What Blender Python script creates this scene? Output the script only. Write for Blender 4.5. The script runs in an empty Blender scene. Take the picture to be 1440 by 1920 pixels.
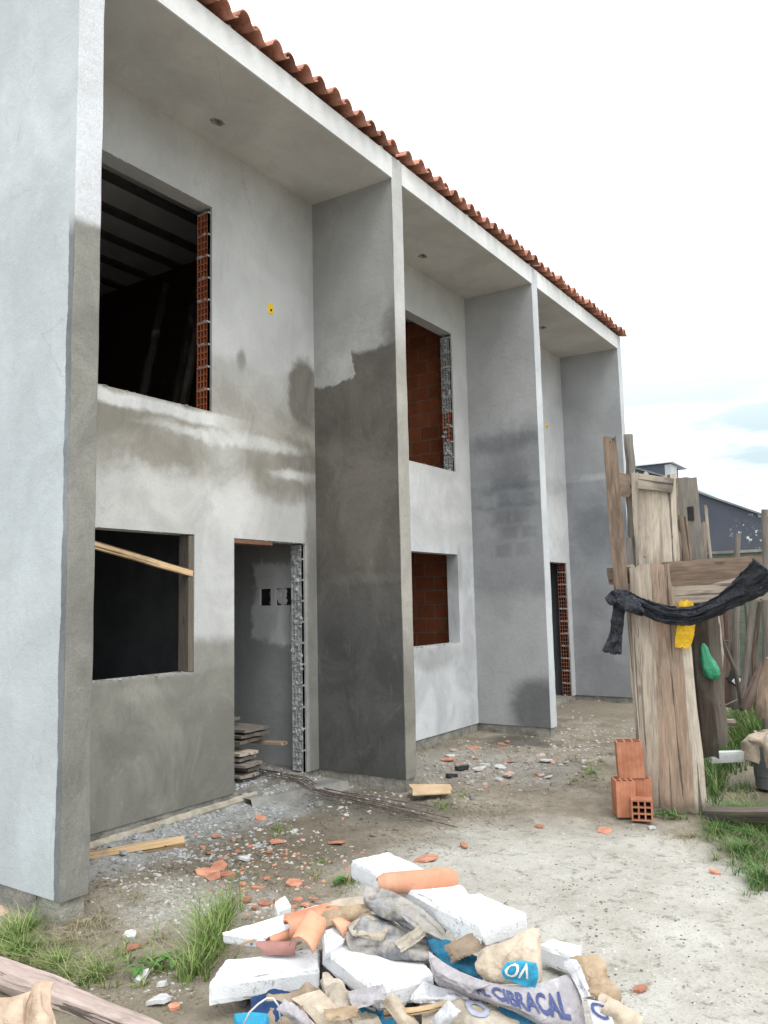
import bpy, math, random
from mathutils import Vector, Matrix, Euler, noise as mn
R = math.radians
random.seed(7)
scene = bpy.context.scene
col = scene.collection

# ---------------------------------------------------------------- camera
IMG_W, IMG_H, FOCAL = 1440.0, 1920.0, 1508.84
YAW, PITCH, ROLL = 0.5983, 0.1127, -0.0221
CAM = Vector((4.931, -2.686, 1.514))
FWD = Vector((-math.sin(YAW)*math.cos(PITCH), math.cos(YAW)*math.cos(PITCH), math.sin(PITCH)))
_r = Vector((math.cos(YAW), math.sin(YAW), 0)); _u = _r.cross(FWD)
RIGHT = _r*math.cos(ROLL) + _u*math.sin(ROLL)
UP = _u*math.cos(ROLL) - _r*math.sin(ROLL)
cd = bpy.data.cameras.new('camera'); cam = bpy.data.objects.new('camera', cd); col.objects.link(cam)
cd.sensor_fit = 'VERTICAL'; cd.sensor_height = 36.0; cd.lens = FOCAL/IMG_H*36.0
cd.clip_start = 0.05; cd.clip_end = 2000
m = Matrix.Identity(4)
for i in range(3):
    m[i][0] = RIGHT[i]; m[i][1] = UP[i]; m[i][2] = -FWD[i]; m[i][3] = CAM[i]
cam.matrix_world = m
scene.camera = cam

# ---------------------------------------------------------------- sky, sun, exposure
SUN_EL, SUN_AZ = 58.0, 118.0           # elevation; azimuth clockwise from +Y
wd = bpy.data.worlds.new('World'); scene.world = wd; wd.use_nodes = True
nt = wd.node_tree; nt.nodes.clear()
out = nt.nodes.new('ShaderNodeOutputWorld'); bg = nt.nodes.new('ShaderNodeBackground')
sky = nt.nodes.new('ShaderNodeTexSky'); sky.sky_type = 'NISHITA'; sky.sun_disc = False
sky.sun_elevation = R(SUN_EL); sky.sun_rotation = R(SUN_AZ); sky.air_density = 1.0; sky.dust_density = 2.0
tc = nt.nodes.new('ShaderNodeTexCoord'); mp = nt.nodes.new('ShaderNodeMapping')
mp.inputs['Scale'].default_value = (1.1, 1.1, 5.5)
ns = nt.nodes.new('ShaderNodeTexNoise'); ns.inputs['Scale'].default_value = 2.3
ns.inputs['Detail'].default_value = 6; ns.inputs['Roughness'].default_value = .55
mr = nt.nodes.new('ShaderNodeMapRange'); mr.interpolation_type = 'SMOOTHSTEP'
mr.inputs[1].default_value = .44; mr.inputs[2].default_value = .66
mr.inputs[3].default_value = .55; mr.inputs[4].default_value = 1.0
mxs = nt.nodes.new('ShaderNodeMix'); mxs.data_type = 'RGBA'
mxs.inputs[7].default_value = (18.5, 19.0, 19.4, 1)       # bright overcast cloud
sp = nt.nodes.new('ShaderNodeSeparateXYZ'); nt.links.new(tc.outputs['Generated'], sp.inputs[0])
lo = nt.nodes.new('ShaderNodeMapRange'); lo.inputs[1].default_value = .18; lo.inputs[2].default_value = .52; lo.inputs[3].default_value = .0; lo.inputs[4].default_value = .85
nt.links.new(sp.outputs[2], lo.inputs[0]); nt.links.new(lo.outputs[0], mr.inputs[3])
nt.links.new(tc.outputs['Generated'], mp.inputs[0]); nt.links.new(mp.outputs[0], ns.inputs['Vector'])
nt.links.new(ns.outputs[0], mr.inputs[0]); nt.links.new(mr.outputs[0], mxs.inputs[0])
thin = nt.nodes.new('ShaderNodeMix'); thin.data_type = 'RGBA'; thin.inputs[0].default_value = .9
thin.inputs[7].default_value = (6.2, 7.5, 7.9, 1)          # thin blue-grey cloud
nt.links.new(sky.outputs[0], thin.inputs[6]); nt.links.new(thin.outputs[2], mxs.inputs[6]); nt.links.new(mxs.outputs[2], bg.inputs[0])
bg.inputs[1].default_value = 0.1
nt.links.new(bg.outputs[0], out.inputs[0])
sl = bpy.data.lights.new('sun', 'SUN'); sl.energy = 1.2; sl.angle = R(25); sl.color = (1, .96, .9)
so = bpy.data.objects.new('sun', sl); col.objects.link(so)
_el, _az = R(SUN_EL), R(SUN_AZ)
sd = Vector((math.sin(_az)*math.cos(_el), math.cos(_az)*math.cos(_el), math.sin(_el)))
so.rotation_euler = sd.to_track_quat('Z', 'Y').to_euler()
scene.view_settings.view_transform = 'Standard'; scene.view_settings.look = 'None'
scene.view_settings.exposure = 0.32; scene.view_settings.gamma = 1.0
scene.view_settings.use_curve_mapping = False
scene.cycles.max_bounces = 8

# ---------------------------------------------------------------- pixel -> world helpers
def ray(u, v): return FWD + RIGHT*((u-IMG_W/2)/FOCAL) - UP*((v-IMG_H/2)/FOCAL)
def on(u, v, ax, val):
    d = ray(u, v); return CAM + d*((val-CAM[ax])/d[ax])
def zz(u, v, z): return on(u, v, 2, z)
def at(u, v, depth): return CAM + ray(u, v)*depth

# ---------------------------------------------------------------- object helpers
def link(o, parent=None):
    col.objects.link(o)
    if parent is not None: o.parent = parent
    return o
def tag(o, label=None, cat=None, group=None, kind=None):
    if label: o['label'] = label
    if cat: o['category'] = cat
    if group: o['group'] = group
    if kind: o['kind'] = kind
    return o
def thing(name, label, cat, loc=(0, 0, 0), group=None):
    o = bpy.data.objects.new(name, None); o.empty_display_size = .1; link(o); o.location = loc
    return tag(o, label, cat, group)
def wloc(o):
    l = o.location.copy()
    if o.parent: l = l + wloc(o.parent)
    return l
class MB:
    def __init__(s): s.v = []; s.f = []; s.mi = {}; s.cur = 0
    def add(s, vs, fs):
        b = len(s.v); s.v += [Vector(p) for p in vs]
        if s.cur: s.mi.update({len(s.f)+q: s.cur for q in range(len(fs))})
        s.f += [tuple(i+b for i in f) for f in fs]
    def quad(s, a, b, c, d): s.add([a, b, c, d], [(0, 1, 2, 3)])
    def box(s, lo, hi):
        x0, y0, z0 = lo; x1, y1, z1 = hi
        s.add([(x0,y0,z0),(x1,y0,z0),(x1,y1,z0),(x0,y1,z0),(x0,y0,z1),(x1,y0,z1),(x1,y1,z1),(x0,y1,z1)],
              [(0,3,2,1),(4,5,6,7),(0,1,5,4),(1,2,6,5),(2,3,7,6),(3,0,4,7)])
    def grid(s, P, nu, nv, flip=False):
        fs = []
        for j in range(nv-1):
            for i in range(nu-1):
                q = (j*nu+i, j*nu+i+1, (j+1)*nu+i+1, (j+1)*nu+i)
                fs.append(q[::-1] if flip else q)
        s.add(P, fs)
    def tube(s, pts, rad, n=8, cap=True):
        pts = [Vector(p) for p in pts]; rings = []
        t0 = (pts[1]-pts[0]).normalized()
        a = t0.orthogonal().normalized()
        for i, p in enumerate(pts):
            t = (pts[min(i+1, len(pts)-1)]-pts[max(i-1, 0)]).normalized()
            a = (a - t*a.dot(t)).normalized(); b = t.cross(a)
            r = rad[i] if isinstance(rad, (list, tuple)) else rad
            rings.append([p + a*math.cos(2*math.pi*k/n)*r + b*math.sin(2*math.pi*k/n)*r for k in range(n)])
        vs = [q for rr in rings for q in rr]; fs = []
        for i in range(len(pts)-1):
            for k in range(n):
                k2 = (k+1) % n
                fs.append((i*n+k, i*n+k2, (i+1)*n+k2, (i+1)*n+k))
        if cap:
            fs.append(tuple(range(n))[::-1]); fs.append(tuple((len(pts)-1)*n+k for k in range(n)))
        s.add(vs, fs)
    def build(s, name, mat, parent=None, smooth=False, matrix=None, origin=None):
        """verts in world space (or in the local space of matrix)"""
        me = bpy.data.meshes.new(name)
        if matrix is None:
            if parent is not None: o0 = wloc(parent); M = Matrix.Identity(4)
            else:
                if origin is None:
                    c = sum(s.v, Vector())/max(1, len(s.v)); c.z = min(p.z for p in s.v); o0 = c
                else: o0 = Vector(origin)
                M = Matrix.Translation(o0)
            vs = [p-o0 for p in s.v]
        else:
            vs = s.v; M = matrix.copy()
            if parent is not None: M = Matrix.Translation(-wloc(parent)) @ M
        me.from_pydata([tuple(p) for p in vs], [], s.f); me.update()
        for m_ in (mat if isinstance(mat, (list, tuple)) else [mat]): me.materials.append(m_)
        for q, v_ in s.mi.items(): me.polygons[q].material_index = v_
        if smooth: me.polygons.foreach_set('use_smooth', [True]*len(me.polygons))
        o = bpy.data.objects.new(name, me); link(o, parent); o.matrix_local = M
        return o

def fbm(p, o=4): return mn.fractal(Vector(p), 1.0, 2.0, o)
def bevel(o, w, seg=2):
    b = o.modifiers.new('bevel', 'BEVEL'); b.width = w; b.segments = seg; b.limit_method = 'ANGLE'; b.angle_limit = R(40)
    return o

# ---------------------------------------------------------------- node helpers
class NG:
    def __init__(s, name, rough=.8, spec=.3):
        s.m = bpy.data.materials.new(name); s.m.use_nodes = True; s.t = s.m.node_tree
        s.b = s.t.nodes['Principled BSDF']; s.b.inputs['Roughness'].default_value = rough
        s.b.inputs['Specular IOR Level'].default_value = spec
        s.tc = s.t.nodes.new('ShaderNodeTexCoord'); s.obj = s.tc.outputs['Object']
    def n(s, typ, **kw):
        nd = s.t.nodes.new(typ)
        for k, v in kw.items(): setattr(nd, k, v)
        return nd
    def put(s, sock, v):
        if isinstance(v, bpy.types.NodeSocket): s.t.links.new(v, sock)
        elif isinstance(v, (tuple, list)) and sock.type == 'RGBA' and len(v) == 3: sock.default_value = (*v, 1)
        else: sock.default_value = v
    def math(s, op, a, b=0.0, c=0.0, clamp=False):
        nd = s.n('ShaderNodeMath', operation=op, use_clamp=clamp)
        s.put(nd.inputs[0], a); s.put(nd.inputs[1], b); s.put(nd.inputs[2], c); return nd.outputs[0]
    def vmath(s, op, a, b=(0, 0, 0)):
        nd = s.n('ShaderNodeVectorMath', operation=op)
        s.put(nd.inputs[0], a); s.put(nd.inputs[1], b)
        return nd.outputs['Value'] if op in ('LENGTH', 'DOT_PRODUCT') else nd.outputs[0]
    def mapping(s, scale=(1, 1, 1), loc=(0, 0, 0), rot=(0, 0, 0), vec=None):
        nd = s.n('ShaderNodeMapping'); s.put(nd.inputs[0], vec or s.obj)
        nd.inputs['Scale'].default_value = scale; nd.inputs['Location'].default_value = loc; nd.inputs['Rotation'].default_value = rot
        return nd.outputs[0]
    def noise(s, scale, detail=4, rough=.55, dist=0, vec=None, out=0):
        nd = s.n('ShaderNodeTexNoise'); s.put(nd.inputs['Vector'], vec or s.obj)
        nd.inputs['Scale'].default_value = scale; nd.inputs['Detail'].default_value = detail
        nd.inputs['Roughness'].default_value = rough; nd.inputs['Distortion'].default_value = dist
        return nd.outputs[out]
    def voro(s, scale, feature='F1', vec=None, out=0, rnd=1.0):
        nd = s.n('ShaderNodeTexVoronoi', feature=feature); s.put(nd.inputs['Vector'], vec or s.obj)
        nd.inputs['Scale'].default_value = scale; nd.inputs['Randomness'].default_value = rnd
        return nd.outputs[out]
    def mr(s, v, a, b, c=0.0, d=1.0):
        nd = s.n('ShaderNodeMapRange', interpolation_type='SMOOTHSTEP')
        for i, x in enumerate((v, a, b, c, d)): s.put(nd.inputs[i], x)
        return nd.outputs[0]
    def mix(s, f, a, b, blend='MIX'):
        nd = s.n('ShaderNodeMix', data_type='RGBA', blend_type=blend)
        s.put(nd.inputs[0], f); s.put(nd.inputs[6], a); s.put(nd.inputs[7], b); return nd.outputs[2]
    def ramp(s, v, stops):
        nd = s.n('ShaderNodeValToRGB'); s.put(nd.inputs[0], v); e = nd.color_ramp.elements
        while len(e) < len(stops): e.new(.5)
        for el, (p, c) in zip(e, stops): el.position = p; el.color = (*c, 1)
        return nd.outputs[0]
    def sep(s, v):
        nd = s.n('ShaderNodeSeparateXYZ'); s.put(nd.inputs[0], v); return nd.outputs
    def comb(s, x, y, z=0.0):
        nd = s.n('ShaderNodeCombineXYZ')
        for i, a in enumerate((x, y, z)): s.put(nd.inputs[i], a)
        return nd.outputs[0]
    def bump(s, h, strength=.3, dist=.01, prev=None):
        nd = s.n('ShaderNodeBump'); nd.inputs['Strength'].default_value = strength; nd.inputs['Distance'].default_value = dist
        s.put(nd.inputs['Height'], h)
        if prev: s.put(nd.inputs['Normal'], prev)
        return nd.outputs[0]
    def rand(s): return s.n('ShaderNodeObjectInfo').outputs['Random']
    def island(s): return s.n('ShaderNodeNewGeometry').outputs['Random Per Island']
    def done(s, color, rough=None, normal=None):
        s.put(s.b.inputs['Base Color'], color)
        if rough is not None: s.put(s.b.inputs['Roughness'], rough)
        if normal is not None: s.put(s.b.inputs['Normal'], normal)
        return s.m

def plaster(name, plane, base, layers, grain=1.0, rough=.85):
    """plane 'y' uses (y,z), 'x' uses (x,z), 'n' none. layers: (shape, centre, radii, softness, strength, colour, warp)"""
    g = NG(name, rough, .25)
    sx = g.sep(g.obj)
    a = {'y': sx[1], 'x': sx[0], 'n': sx[0]}[plane]
    w1 = g.n('ShaderNodeTexNoise'); w1.inputs['Scale'].default_value = 2.2; w1.inputs['Detail'].default_value = 7; w1.inputs['Roughness'].default_value = .6
    g.put(w1.inputs['Vector'], g.obj)
    w2 = g.noise(11, 5, .65, out=1)
    wv = g.vmath('ADD', g.vmath('SUBTRACT', w1.outputs[1], (.5, .5, .5)), g.vmath('MULTIPLY', g.vmath('SUBTRACT', w2, (.5, .5, .5)), (.38, .38, .38)))
    p = g.comb(a, sx[2], 0.0)
    # broad mottling, trowel sweeps, fine grain
    mot = g.noise(1.3, 6, .62, .4)
    sweep = g.noise(3.0, 5, .6, 1.2, vec=g.mapping((1.0, 1.0, .35), rot=(.5, .3, .2)))
    fine = g.noise(90, 3, .6)
    c = g.mix(g.mr(mot, .3, .72), tuple(x*.87 for x in base), tuple(min(1, x*1.10) for x in base))
    c = g.mix(g.math('MULTIPLY', g.mr(sweep, .45, .75), .24), c, tuple(x*.74 for x in base))
    blo = g.noise(1.9, 7, .66, .8, vec=g.mapping((1, 1, .8), loc=(5, 2, 8)))
    for (shape, cen, rad, soft, stren, colr, warp) in layers:
        sc = g.n('ShaderNodeVectorMath', operation='SCALE'); g.put(sc.inputs[0], wv); sc.inputs[3].default_value = warp
        wsx = g.sep(sc.outputs[0])
        q = g.vmath('ADD', p, g.comb(wsx[0], wsx[2], 0.0))
        d = g.vmath('DIVIDE', g.vmath('SUBTRACT', q, (cen[0], cen[1], 0)), (rad[0], rad[1], 1))
        if shape == 'box':
            ad = g.sep(g.vmath('ABSOLUTE', d)); L = g.math('MAXIMUM', ad[0], ad[1])
        else: L = g.vmath('LENGTH', d)
        mk = g.mr(L, 1-soft, 1+soft, 1.0, 0.0)
        mk = g.math('MULTIPLY', mk, stren)
        dk = g.mix(g.mr(blo, .34, .68), tuple(x*.82 for x in colr), tuple(x*1.24 for x in colr))
        c = g.mix(mk, c, dk)
    c = g.mix(g.math('MULTIPLY', g.mr(fine, .3, .7), .16*grain), c, (.05, .05, .05))
    scf = g.noise(7, 6, .7, 2.2, vec=g.mapping((1, 1, .22), rot=(.35, .25, 0)))
    c = g.mix(g.math('MULTIPLY', g.mr(scf, .60, .70), .28), c, tuple(x*.55 for x in base))
    scl = g.noise(5, 6, .7, 1.6, vec=g.mapping((1, 1, .5), loc=(3, 7, 1), rot=(-.5, .2, 0)))
    c = g.mix(g.math('MULTIPLY', g.mr(scl, .58, .76), .14), c, tuple(min(.8, x*1.35) for x in base))
    crk = g.mr(g.voro(.9, 'DISTANCE_TO_EDGE', vec=g.vmath('ADD', g.obj, g.vmath('MULTIPLY', wv, (.12, .12, .12)))), .0, .005, 1.0, 0.0)
    c = g.mix(g.math('MULTIPLY', g.math('MULTIPLY', crk, g.mr(g.noise(.8, 2), .52, .62)), .22), c, tuple(x*.35 for x in base))
    pits = g.mr(g.noise(30, 4, .75), .64, .72)
    reg = g.mr(g.noise(1.1, 2), .5, .65)
    c = g.mix(g.math('MULTIPLY', g.math('MULTIPLY', pits, reg), .6), c, tuple(x*.4 for x in base))
    h = g.math('ADD', g.math('MULTIPLY', sweep, 1.2), g.math('ADD', g.math('MULTIPLY', fine, .22), g.math('MULTIPLY', g.noise(18, 4), .5)))
    return g.done(c, normal=g.bump(h, .5, .014))

def simple(name, c1, c2, scale=8, rough=.8, bump=.2, bscale=40, spec=.3, stretch=(1, 1, 1), rnd=0.0, bdist=.006):
    g = NG(name, rough, spec); v = g.mapping(stretch)
    c = g.mix(g.mr(g.noise(scale, 5, .6, vec=v), .3, .7), c1, c2)
    if rnd:
        hs = g.n('ShaderNodeHueSaturation'); g.put(hs.inputs['Color'], c)
        g.put(hs.inputs['Value'], g.mr(g.rand(), 0, 1, 1-rnd, 1+rnd)); c = hs.outputs[0]
    return g.done(c, normal=g.bump(g.noise(bscale, 5, .65, vec=v), bump, bdist))

def wood(name, light, dark, grey=.0, rnd=.25):
    """grain along local Z"""
    g = NG(name, .8, .2)
    off = g.vmath('ADD', g.obj, g.comb(g.math('MULTIPLY', g.rand(), 17.0), g.math('MULTIPLY', g.rand(), 31.0), g.math('MULTIPLY', g.rand(), 9.0)))
    v = g.mapping((8, 8, .95), vec=off)
    n1 = g.noise(2.2, 8, .62, 1.6, vec=v)
    fib = g.noise(9, 6, .7, .3, vec=g.mapping((10, 10, .6), vec=off))
    blot = g.noise(2.4, 4, .6, .5, vec=off)
    crack = g.mr(g.noise(3.2, 4, .55, .6, vec=g.mapping((9, 9, .22), vec=off)), .60, .64)
    stain = g.noise(1.3, 5, .65, 1.0, vec=g.mapping((5, 5, .8), vec=off))
    c = g.ramp(n1, [(.28, dark), (.46, tuple(.5*(a+b) for a, b in zip(light, dark))), (.62, light), (.8, tuple(x*.86 for x in light))])
    c = g.mix(g.math('MULTIPLY', g.mr(fib, .42, .7), .5), c, tuple(x*.55 for x in dark))
    c = g.mix(g.math('MULTIPLY', g.mr(blot, .52, .72), .55), c, (.16, .145, .125))
    c = g.mix(g.math('MULTIPLY', g.mr(stain, .50, .68), .6), c, tuple(x*.45 for x in dark))
    zl = g.sep(g.obj)[2]
    c = g.mix(g.math('MULTIPLY', g.mr(g.math('ADD', zl, g.math('MULTIPLY', g.noise(9, 3), .25)), .10, .30, 1.0, 0.0), .6), c, (.045, .04, .032))
    dots = g.mr(g.voro(7.0, vec=g.mapping((1, 1, .6), vec=off)), .045, .03)
    c = g.mix(g.math('MULTIPLY', dots, .85), c, (.025, .02, .018))
    knot = g.voro(2.6, vec=g.mapping((2.2, 2.2, .8), vec=off))
    c = g.mix(g.math('MULTIPLY', g.mr(knot, .12, .05), .65), c, tuple(x*.35 for x in dark))
    c = g.mix(g.math('MULTIPLY', crack, .8), c, (.03, .025, .02))
    if grey: c = g.mix(grey, c, (.21, .20, .185))
    hs = g.n('ShaderNodeHueSaturation'); g.put(hs.inputs['Color'], c)
    g.put(hs.inputs['Value'], g.mr(g.rand(), 0, 1, 1-rnd, 1+rnd)); c = hs.outputs[0]
    h = g.math('SUBTRACT', g.math('ADD', fib, n1), g.math('MULTIPLY', crack, 2.0))
    return g.done(c, normal=g.bump(h, .5, .006))

def brickwall(name, c1, c2, mortar, plane='x', bw=.29, bh=.185):
    g = NG(name, .9, .1); s = g.sep(g.obj)
    v = g.comb(s[0] if plane == 'x' else s[1], s[2], 0.0)
    v = g.vmath('ADD', v, g.vmath('SCALE', g.vmath('SUBTRACT', g.noise(5, 3, out=1), (.5, .5, .5))))
    bt = g.n('ShaderNodeTexBrick'); g.put(bt.inputs['Vector'], g.comb(s[0] if plane == 'x' else s[1], s[2], 0.0))
    bt.inputs['Scale'].default_value = 1.0; bt.inputs['Brick Width'].default_value = bw; bt.inputs['Row Height'].default_value = bh
    bt.inputs['Mortar Size'].default_value = .008; bt.inputs['Mortar Smooth'].default_value = .3; bt.inputs['Bias'].default_value = -.1
    g.put(bt.inputs['Color1'], c1); g.put(bt.inputs['Color2'], c2); g.put(bt.inputs['Mortar'], mortar)
    c = g.mix(g.math('MULTIPLY', g.mr(g.noise(9, 5), .4, .75), .5), bt.outputs[0], tuple(x*.55 for x in c1))
    rib = g.math('SINE', g.math('MULTIPLY', s[2], 200.0))
    h = g.math('SUBTRACT', g.math('MULTIPLY', rib, .12), g.math('MULTIPLY', bt.outputs['Fac'], 1.0))
    h = g.math('ADD', h, g.noise(40, 4))
    return g.done(c, normal=g.bump(h, .5, .008))

# ---------------------------------------------------------------- building dimensions
T = .17; D = .981; LY = [0.0, 3.371, 6.573, 9.912]
ZB = -.02; ZS = 5.52; ZF = 5.745; WT = .16; BACK = -7.6; UPZ = 2.62; CEIL = 5.40
UNIT = [0.0, None, 6.541]

# colours (linear)
GREY = (.335, .340, .345); PALE = (.44, .46, .47); WET = (.125, .122, .112); WETB = (.20, .19, .165)
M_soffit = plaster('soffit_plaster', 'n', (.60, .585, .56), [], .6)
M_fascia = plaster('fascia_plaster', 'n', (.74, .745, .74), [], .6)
M_end = plaster('end_wall_plaster', 'x', (.52, .56, .585), [
    ('box', (1.02, 1.2), (.10, 2.55), .04, 1.0, (.17, .18, .185), .07),
    ('ell', (.55, 2.3), (.5, .5), .5, .35, (.42, .46, .49), .5),
    ('ell', (.2, 4.6), (.9, .5), .6, .35, (.66, .69, .70), .6)], .7)
M_end_front = plaster('end_front_plaster', 'y', (.68, .70, .73), [
    ('box', (.08, .5), (.4, 3.28), .012, 1.0, (.245, .24, .215), .10),
    ('box', (.08, -.1), (.4, 1.6), .35, .6, (.17, .168, .15), .3)], 1.3)
M_fin_front = plaster('second_fin_front_plaster', 'y', (.52, .515, .50), [
    ('box', (3.45, .5), (.5, 3.42), .04, .8, (.36, .335, .29), .15),
    ('box', (3.45, .2), (.5, 1.0), .5, .8, (.19, .18, .155), .3)])
M_fin_front2 = plaster('pale_fin_front_plaster', 'n', (.56, .58, .60), [], .6)
M_fin1 = plaster('wet_fin_plaster', 'x', (.37, .37, .36), [
    ('ell', (.55, 4.15), (.6, .35), .5, .5, (.40, .40, .395), .5),
    ('ell', (.25, 3.78), (.3, .15), .4, .6, (.45, .45, .45), .25),
    ('box', (.5, 1.60), (.9, 2.06), .008, 1.0, (.132, .122, .108), .24),
    ('box', (.86, 1.6), (.36, 2.32), .012, 1.0, (.132, .122, .108), .20),
    ('ell', (1.0, 4.0), (.15, .32), .5, .7, (.13, .12, .11), .3),
    ('ell', (.35, 2.6), (.5, .7), .5, .6, (.17, .155, .137), .5), ('ell', (.7, 2.1), (.3, .25), .6, .5, (.19, .175, .155), .6), ('ell', (.25, 1.3), (.25, .3), .6, .4, (.075, .07, .065), .5), ('ell', (.45, 3.2), (.4, .2), .6, .45, (.085, .078, .07), .4), ('ell', (.6, 1.75), (.45, .05), .7, .5, (.21, .195, .175), .2),
    ('box', (.5, .2), (1.2, 1.35), .25, .75, (.088, .09, .092), .3)], .8)
M_fin2 = plaster('grey_fin_plaster', 'x', (.42, .425, .43), [
    ('box', (.5, 2.6), (.9, 1.0), .12, .45, (.17, .18, .20), .35),
    ('ell', (.55, 3.55), (.5, .16), .5, .6, (.14, .15, .165), .3),
    ('ell', (.75, 3.72), (.5, .12), .5, .5, (.40, .415, .43), .3),
    ('ell', (.5, 2.9), (.32, .5), .5, .6, (.15, .16, .175), .35),
    ('box', (.5, 2.95), (.5, .035), .8, .4, (.12, .13, .145), .15),
    ('box', (.5, 2.72), (.5, .03), .8, .35, (.12, .13, .145), .15),
    ('ell', (.85, .2), (.40, .38), .3, .8, (.12, .125, .125), .25)]+[('box', (.18+.26*(i % 3)+.09*(i//3 % 2), 2.15+.21*(i//3)), (.10, .075), .35, .38 if i % 2 else .3, (.15, .16, .175) if i % 3 else (.33, .345, .36), .10) for i in range(15)], .8)
M_fin3 = plaster('far_fin_plaster', 'x', (.41, .42, .435), [
    ('box', (.5, 1.6), (.9, 1.85), .02, .6, (.27, .28, .30), .12),
    ('box', (.5, 3.47), (.6, .05), .6, .7, (.42, .44, .46), .12),
    ('ell', (.6, 2.6), (.5, .5), .5, .5, (.15, .165, .185), .4)], .8)
M_face1 = plaster('near_facade_plaster', 'y', (.535, .535, .53), [
    ('ell', (2.35, 3.68), (.055, .10), .45, .9, (.27, .265, .25), .12),
    ('box', (2.2, 2.95), (1.6, .42), .30, .85, (.31, .285, .24), .6),
    ('box', (2.6, 3.30), (.75, .36), .18, .55, (.36, .345, .315), .3),
    ('ell', (3.22, 3.55), (.22, .34), .22, 1.0, (.20, .188, .165), .30),
    ('ell', (1.0, 2.93), (.36, .15), .5, .85, (.22, .205, .175), .3),
    ('ell', (3.15, 2.92), (.30, .16), .5, .8, (.21, .195, .17), .3),
    ('ell', (1.9, 2.72), (.9, .12), .6, .7, (.27, .25, .215), .35),
    ('ell', (2.9, 2.55), (.45, .12), .5, .7, (.27, .25, .215), .3),
    ('ell', (2.0, 2.95), (.6, .05), .6, .8, (.62, .62, .60), .3),
    ('ell', (3.05, 2.73), (.3, .05), .6, .8, (.66, .66, .64), .2),
    ('ell', (1.75, 3.13), (.06, .05), .5, .7, (.20, .19, .17), .1),
    ('ell', (1.5, 2.3), (1.3, .22), .6, .6, (.56, .55, .52), .4),
    ('ell', (2.15, 2.15), (.3, .9), .5, .5, (.62, .62, .61), .4),
    ('box', (3.36, 1.0), (.15, 1.6), .35, .85, (.185, .18, .16), .12),
    ('box', (2.3, .55), (.5, .70), .10, .9, (.27, .262, .235), .16),
    ('box', (1.2, .35), (1.2, .66), .06, 1.0, (.235, .228, .20), .14),
    ('box', (1.35, 3.085), (.85, .05), .45, .9, (.66, .66, .65), .12), ('ell', (2.6, 2.98), (.5, .06), .6, .7, (.62, .62, .60), .2),
    ('ell', (1.35, .1), (1.3, .35), .5, .6, (.19, .185, .165), .3),
    ('ell', (2.0, .75), (.12, .25), .6, .5, (.27, .26, .23), .3),
    ('ell', (1.35, .88), (.25, .06), .6, .6, (.30, .29, .26), .25),
    ('ell', (1.3, .35), (.1, .15), .6, .4, (.26, .25, .22), .25)], .9)
M_face2 = plaster('middle_facade_plaster', 'y', (.53, .53, .52), [
    ('box', (5.6, .9), (1.3, 1.35), .2, .7, (.60, .62, .65), .3),
    ('box', (5.65, 2.75), (1.2, .28), .4, .5, (.62, .62, .62), .3),
    ('ell', (5.6, .88), (.65, .13), .5, .6, (.30, .30, .29), .25),
    ('ell', (6.2, 1.95), (.06, .25), .5, .4, (.30, .30, .28), .1)], .7)
M_face3 = plaster('far_facade_plaster', 'y', (.53, .535, .54), [
    ('box', (9.0, 2.55), (1.3, .5), .3, .5, (.62, .63, .64), .3),
    ('ell', (9.2, 3.3), (.8, .12), .5, .5, (.33, .34, .35), .3)], .7)
M_inner = plaster('inner_grey_plaster', 'x', (.36, .365, .37), [
    ('box', (-.47, 1.55), (.32, .40), .10, .9, (.68, .685, .69), .32)], .6)
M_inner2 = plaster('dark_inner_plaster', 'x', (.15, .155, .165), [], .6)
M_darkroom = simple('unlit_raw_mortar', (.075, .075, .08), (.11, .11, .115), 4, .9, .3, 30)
M_conc = simple('raw_concrete', (.20, .195, .18), (.33, .32, .295), 5, .9, .6, 25, bdist=.012)
M_plinth = simple('foundation_concrete', (.17, .165, .15), (.36, .345, .30), 6, .95, .9, 18, bdist=.03)
M_ceil = simple('ceiling_slab_concrete', (.40, .38, .375), (.50, .48, .47), 3, .9, .3, 20)
M_joist = simple('dark_joist', (.06, .055, .05), (.09, .085, .08), 6, .9, .3, 30)
M_mortar = simple('mortar', (.33, .325, .31), (.47, .465, .45), 14, .95, .8, 40, bdist=.012)
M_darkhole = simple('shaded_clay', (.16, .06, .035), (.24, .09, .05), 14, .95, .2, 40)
M_clay = simple('hollow_brick_clay', (.38, .15, .085), (.52, .235, .14), 9, .85, .35, 60, rnd=.12)
M_clay_red = simple('jamb_brick_clay', (.40, .10, .045), (.55, .16, .075), 11, .85, .35, 60)
M_clay_dull = simple('dull_jamb_brick_clay', (.30, .12, .08), (.42, .18, .12), 11, .85, .35, 60)
M_cement_brick = simple('cement_smeared_brick', (.27, .275, .28), (.52, .53, .54), 16, .95, .7, 30, bdist=.015)
M_brickA = brickwall('raw_red_brickwork', (.50, .165, .08), (.38, .12, .06), (.34, .26, .21))
M_brickDark = brickwall('dark_brickwork', (.060, .032, .024), (.045, .026, .02), (.05, .045, .04))  # brick and mortar colours far darker than the red brickwork
M_yellow = simple('yellow_plastic', (.80, .52, .02), (.86, .60, .04), 6, .45, .05)
M_black = simple('black_fitting_and_hole_shade', (.015, .015, .015), (.03, .03, .03), 6, .6, .05)

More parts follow.
